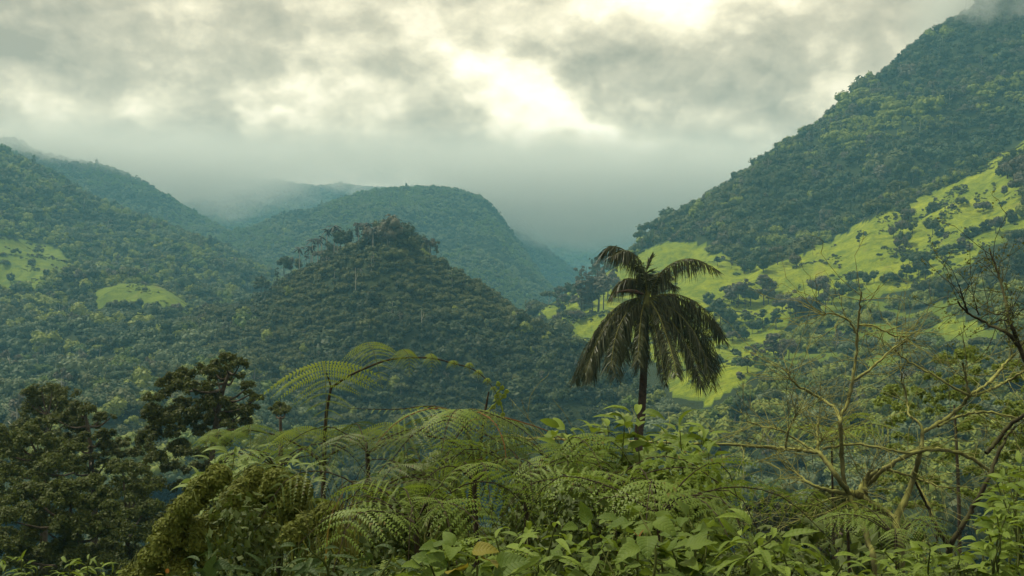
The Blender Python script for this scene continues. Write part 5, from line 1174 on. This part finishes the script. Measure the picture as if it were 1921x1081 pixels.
# ------------------------------------------------------------------ the creeper-draped mound
M_VINE = foliage('creeper_leaf', (0.095, 0.120, 0.018), (0.165, 0.190, 0.034), 0.25, 0.6, 0.2, 0.7)
DV = 9.0
vo = ground_root(380, 1000, DV)
ve = empty('creeper', vo, 'mat of tiny-leaved creeper draped in folds over the mound, lower left', 'creeper')
C, R = [], []
rng = np.random.default_rng(8)
for path, r in [([(420, 892), (380, 915), (348, 955), (320, 1000)], 26), ([(345, 985), (310, 1010), (285, 1045), (262, 1085)], 22), ([(470, 900), (430, 945), (400, 985), (372, 1030)], 26), ([(372, 1000), (350, 1040), (330, 1085)], 26), ([(520, 905), (480, 950), (450, 1000)], 24), ([(560, 920), (530, 965), (500, 1010)], 26),
                ([(300, 1060), (270, 1090), (250, 1110)], 22), ([(440, 960), (415, 1010), (400, 1060)], 24), ([(620, 960), (580, 990), (540, 1020)], 24), ([(260, 1075), (240, 1100)], 20)]:
    cu = resample(np.array([P(x, y, DV + rng.normal() * .12) - vo for x, y in path]), 9)
    for c in cu: C.append(c + rng.normal(size=3) * .02); R.append(r * DV / F * rng.uniform(.8, 1.15))
parts = [(*leaf_cloud(C, R, 44000, 0.017, rng, -0.5, (1, 1, 1), 0.88), 0), (*cores(C, R, 1, rng, 0.85), 0)]
link('foliage', make_mesh('foliage', parts, [M_VINE], False), ve)['kind'] = 'stuff'
vp = []
for k in range(60):
    c = np.array(C[rng.integers(0, len(C))]); a = rng.uniform(0, 6.28)
    s = c + np.array((math.cos(a) * .08, -abs(math.sin(a)) * .12, .1)); e_ = s + np.array((rng.normal() * .14 + .1, rng.normal() * .08, rng.uniform(-.15, .16)))
    V, Fc = tube(resample(np.array([s, (s + e_) / 2 + (0, 0, .05), e_]), 5), np.linspace(.005, .002, 5), 4); vp.append((V, Fc, 0))
link('runner', make_mesh('runner', vp, [M_STEMGREEN]), ve)['kind'] = 'stuff'

# ------------------------------------------------------------------ bare trees on the right
M_MOSSLITBARK = bark('mossy_top_lit_bark', (0.080, 0.076, 0.034), (0.18, 0.175, 0.080), 9.0, (0.28, 0.29, 0.085), 0.01)  # the pale moss colour also paints the lit upper edges of the limbs
M_DARKBARK = bark('dark_bark', (0.016, 0.013, 0.010), (0.050, 0.040, 0.024), 9.0, (0.055, 0.060, 0.020), 0.01)
M_TWIGLEAF = foliage('twig_leaf', (0.060, 0.075, 0.016), (0.110, 0.125, 0.028), 0.3)
def limb_tree(name, label, d, root_px, trunks, branches, seed, mat, twig_n, leaves=0, drift=0.5, grp=None, twig_len=0.55):
    rng = np.random.default_rng(seed); org = ground_root(root_px[0], root_px[1], d); e = empty(name, org, label, 'tree', grp)
    sc = d / F
    def dep(x, y): return d + drift * (fbm(np.array([x / 90.0]), np.array([y / 90.0]), 2, seed)[0] * 2)
    ends = []
    def build(nm, px, w0, w1, ground=False):
        pts = [P(x, y, dep(x, y)) - org for x, y in px]
        if ground: pts = [np.array((pts[0][0], 0, -0.2))] + pts
        n = 5 * len(pts); cu = resample(np.array(pts), n)
        cu[1:-1] += rng.normal(size=(n - 2, 3)) * 0.006
        V, Fc = tube(cu, np.linspace(w0, w1, n) * 0.48 * sc * (1 + 0.10 * rng.normal(size=n)), 8)
        link(nm, make_mesh(nm, [(V, Fc, 0)], [mat]), e); ends.append((cu, w1))
    for px, w0, w1 in trunks: build('trunk', px, w0, w1, True)
    for px, w0, w1 in branches: build('branch', px, w0, w1)
    tp, LV = [], []
    for q in range(twig_n):
        cu, w1 = ends[rng.integers(len(trunks), len(ends))]
        i = int(len(cu) * (0.25 + 0.74 * rng.uniform() ** 0.6)); i = min(i, len(cu) - 2)
        s = cu[i]; tg = cu[i + 1] - cu[i - 1]; tg /= np.linalg.norm(tg) + 1e-9
        dv = tg * 0.8 + rng.normal(size=3) * np.array((.8, .6, .7)) + np.array((0, 0, .15)); dv /= np.linalg.norm(dv)
        for gen in range(3):
            l = twig_len * rng.uniform(.3, 1.0) * (1 - .25 * gen)
            m_ = s + dv * l * .5 + rng.normal(size=3) * .04 * l; e2 = s + dv * l + rng.normal(size=3) * .12 * l
            V, Fc = tube(resample(np.array([s, m_, e2]), 5), np.linspace(.0055 - .001 * gen, .0026 - .0005 * gen, 5) * (d / 15), 4); tp.append((V, Fc, 0))
            for z in range(leaves):
                LV.append(s + (e2 - s) * rng.uniform(.2, 1.05) + rng.normal(size=3) * .03)
            s = m_ if rng.uniform() < .5 else e2
            dv = dv + rng.normal(size=3) * .55; dv /= np.linalg.norm(dv)
    t = link('twig', make_mesh('twig', tp, [mat]), e); t['kind'] = 'stuff'
    if leaves:
        V, Fc = leaf_cloud(LV, np.full(len(LV), 0.05), len(LV) * 2, 0.018, rng, -1.1)
        link('leaves', make_mesh('leaves', [(V, Fc, 0)], [M_TWIGLEAF], False), e)['kind'] = 'stuff'
    return e
limb_tree('bare_tree', 'mossy bare-limbed tree with twisted branches spreading from a dark knot, right', 15.0, (1690, 1075),
    [([(1691, 1080), (1687, 1010), (1682, 975), (1700, 935), (1714, 895), (1725, 855), (1730, 812)], 17, 8), ([(1640, 1075), (1628, 1015), (1610, 965), (1590, 928)], 13, 10)],
    [([(1682, 975), (1660, 960), (1630, 942), (1621, 925), (1626, 900), (1650, 882)], 12, 9), ([(1590, 928), (1602, 926), (1614, 928), (1624, 922)], 14, 20), ([(1614, 930), (1622, 905), (1632, 885)], 22, 6),
     ([(1595, 928), (1570, 895), (1545, 858), (1530, 848), (1480, 842), (1430, 838), (1380, 835)], 11, 5), ([(1380, 835), (1280, 832), (1160, 828), (1060, 824), (960, 821)], 5, 3), ([(1532, 848), (1536, 832), (1545, 822)], 8, 3), ([(1585, 915), (1580, 860), (1577, 800), (1574, 780)], 9, 8),
     ([(1574, 780), (1563, 762), (1530, 742), (1495, 722), (1482, 708), (1475, 690)], 7, 3), ([(1575, 782), (1590, 755), (1599, 715), (1606, 670), (1608, 625), (1612, 590), (1616, 548)], 8, 3), ([(1599, 715), (1630, 695), (1660, 668), (1685, 648), (1708, 636)], 6, 3), ([(1606, 625), (1590, 600), (1560, 588), (1542, 592)], 5, 2), ([(1610, 610), (1640, 612), (1672, 628), (1700, 632)], 5, 2),
     ([(1610, 920), (1632, 905), (1660, 880), (1695, 858), (1730, 845), (1770, 844), (1805, 852), (1835, 868), (1856, 884)], 10, 7), ([(1545, 842), (1590, 834), (1640, 838), (1690, 848), (1715, 850)], 5, 5), ([(1588, 926), (1545, 918), (1515, 905), (1490, 885), (1472, 876)], 8, 3), ([(1592, 930), (1550, 940), (1510, 950), (1470, 946)], 6, 3), ([(1598, 938), (1560, 958), (1530, 968), (1500, 975)], 6, 2),
     ([(1474, 842), (1478, 812), (1490, 785), (1500, 770)], 5, 2), ([(1534, 845), (1533, 810), (1536, 780)], 6, 3), ([(1660, 880), (1690, 888), (1720, 898), (1760, 912), (1790, 916)], 6, 2), ([(1730, 812), (1722, 790), (1706, 778), (1700, 745), (1690, 700), (1692, 690)], 6, 2), ([(1730, 812), (1750, 800), (1775, 785), (1800, 765), (1818, 742)], 8, 7),
     ([(1818, 742), (1790, 728), (1755, 706), (1720, 688), (1690, 668), (1680, 655)], 6, 3), ([(1818, 742), (1812, 712), (1806, 682)], 6, 4), ([(1818, 742), (1848, 724), (1872, 700), (1892, 676), (1905, 665)], 7, 5), ([(1822, 742), (1855, 732), (1885, 718), (1921, 698), (1960, 690)], 6, 4), ([(1760, 800), (1790, 785), (1820, 776), (1850, 773), (1890, 780), (1930, 790)], 6, 4),
     ([(1530, 848), (1490, 822), (1460, 806), (1430, 800), (1400, 790)], 5, 2), ([(1480, 842), (1450, 855), (1420, 868)], 3, 2), ([(1720, 905), (1740, 945), (1756, 985), (1775, 1018)], 7, 8)], 5, M_MOSSLITBARK, 460, 0, 0.5, None, 0.75)
limb_tree('slanting_tree', 'slanting near-black stem in front of the bushes at the right edge', 12.0, (1790, 1075), [([(1786, 1080), (1782, 1030), (1800, 995), (1822, 958), (1846, 915), (1864, 872), (1882, 836)], 12, 7)],
    [([(1850, 850), (1872, 826), (1895, 798), (1921, 780), (1960, 765)], 10, 7), ([(1782, 1030), (1760, 995), (1740, 950), (1718, 905)], 8, 4), ([(1762, 995), (1752, 1035), (1744, 1060)], 5, 2), ([(1880, 838), (1890, 818), (1905, 800)], 6, 4), ([(1895, 960), (1910, 930), (1921, 905)], 5, 3)], 6, M_DARKBARK, 14, 1, 0.3)
limb_tree('leaning_tree', 'dark sparse tree leaning in from the right edge, above the bare tree', 14.0, (1990, 1000), [([(1990, 1000), (1975, 850), (1940, 720), (1912, 650)], 14, 8)],
    [([(1912, 650), (1885, 622), (1850, 606), (1815, 586), (1797, 566)], 8, 3), ([(1912, 650), (1896, 606), (1883, 550), (1870, 505), (1856, 466)], 8, 3), ([(1815, 586), (1806, 560), (1800, 535)], 4, 2), ([(1890, 580), (1870, 590), (1850, 582)], 4, 2), ([(1912, 650), (1935, 630), (1960, 612)], 6, 4), ([(1860, 608), (1880, 600), (1895, 604)], 3, 2), ([(1835, 590), (1830, 570)], 3, 2)], 7, M_DARKBARK, 70, 3, 0.4)
# feathery foliage behind the bare tree
M_NEARLEAF.append(foliage('feathery_leaf', (0.090, 0.135, 0.020), (0.180, 0.235, 0.038), 0.35))
big_tree('feathery light green tree behind the bare branches at the right', 26, fill([(1650, 760), (1720, 690), (1800, 650), (1940, 640), (1940, 960), (1640, 960)], 12, 24, 70, 30), [(1800, 1300), (1800, 1000), (1795, 850), (1790, 760)], 3, None, 30, 0.05, 130, 6, 1.6, 0, 0.07)
# dried flower head hanging from the long thin limb
DB = 15.0
ho = P(1356, 866, DB)
he = empty('dried_flower', ho, 'dried pale flower head hanging from the long thin horizontal limb', 'dried flower')
V, Fc = tube(resample(np.array([(0.0, 0, 0), P(1353, 850, DB) - ho, P(1350, 834, DB) - ho]), 6), 0.004, 5); link('stalk', make_mesh('stalk', [(V, Fc, 0)], [M_STEMRED]), he)
for dx in (-1, -.35, .35, 1): put_leaf(he, (0.01 * dx, 0, 0), (dx * .6, -.2, -.8), 0.10, 'long', 'yellow' if abs(dx) < .5 else 'long', rngl)

# ------------------------------------------------------------------ undergrowth between the plants
def clump(seed, n, size, mat, rad, h):
    rng = np.random.default_rng(seed); C = []; R = []
    for i in range(7):
        a = rng.uniform(0, 6.28); q = rad * .7 * math.sqrt(rng.uniform()); C.append((q * math.cos(a), q * math.sin(a), h * rng.uniform(.15, .8))); R.append(rad * rng.uniform(.35, .6))
    V, Fc = leaf_cloud(C, R, n, size, rng, -.6, (1, 1, 1), .5)
    return make_mesh('clump', [(V, Fc, 0)], [mat], False)
def fern_clump(seed, mat):
    rng = np.random.default_rng(seed); parts = []
    for k in range(8):
        a = k * 2.4 + rng.normal() * .3; l = rng.uniform(.6, .95); dx, dy = math.cos(a), math.sin(a)
        cu = [(0, 0, .3), (dx * .35 * l, dy * .35 * l, .3 + .35 * l), (dx * .75 * l, dy * .75 * l, .3 + .3 * l), (dx * l * 1.05, dy * l * 1.05, .15)]
        cc = resample(np.array(cu), 15); tg = np.gradient(cc, axis=0); sd = np.cross(tg, (0, 0, 1)); sd /= np.linalg.norm(sd, axis=1)[:, None] + 1e-6
        V, Fc = pinnate(cu, sd, 14, .24 * l, .3, .3, 7, .028, rng, shape=shp); parts.append((V, Fc, 0))
    return make_mesh('clump', parts, [M_FERN[mat]], False)
M_UNDER = [foliage('undergrowth_green', (0.065, 0.100, 0.016), (0.140, 0.190, 0.032), 0.25), foliage('undergrowth_dark', (0.035, 0.058, 0.013), (0.085, 0.120, 0.024), 0.2)]
rng = np.random.default_rng(41)
ux = rng.uniform(-16, 18, 5200); uy = 5.2 + 34 * rng.uniform(0, 1, 5200) ** 1.6
k = np.abs(ux) < uy * 0.62 + 1.0; ux, uy = ux[k], uy[k]
cell = np.floor(ux / 0.42).astype(np.int64) * 100003 + np.floor(uy / 0.42).astype(np.int64); _, fi = np.unique(cell, return_index=True); ux, uy = ux[fi], uy[fi]
n = len(ux); s = np.exp(rng.normal(size=n) * .3) * np.interp(uy, [4, 8, 14, 30], [.30, .80, 1.35, 2.2])
upx = 960.5 + F * ux / uy
s *= np.where((upx > 1380) & (upx < 1760) & (uy > 7) & (uy < 17), .4, 1.0) * np.where((upx < 520), .42, 1.0) * np.where((upx > 1560), .6, 1.0)
ucol = canopy_group('undergrowth_shapes', [clump(1, 1300, .034, M_UNDER[0], .5, .9), clump(2, 1300, .030, M_UNDER[1], .5, 1.0), fern_clump(3, 1), fern_clump(4, 1), clump(5, 900, .042, M_UNDER[1], .5, .9), clump(6, 1000, .038, M_UNDER[0], .5, 1.1)])
scatter_obj('undergrowth', np.stack([ux, uy, ground_z(ux, uy) - .05], 1), np.stack([rng.normal(size=n) * .15, rng.normal(size=n) * .15, rng.uniform(0, 6.28, n)], 1), np.stack([s, s, s * rng.uniform(.8, 1.3, n)], 1), np.where(rng.uniform(size=n) < 0.15, rng.integers(2, 4, n), rng.integers(0, 6, n)), ucol, 'dense leafy undergrowth on the slope below the viewer')
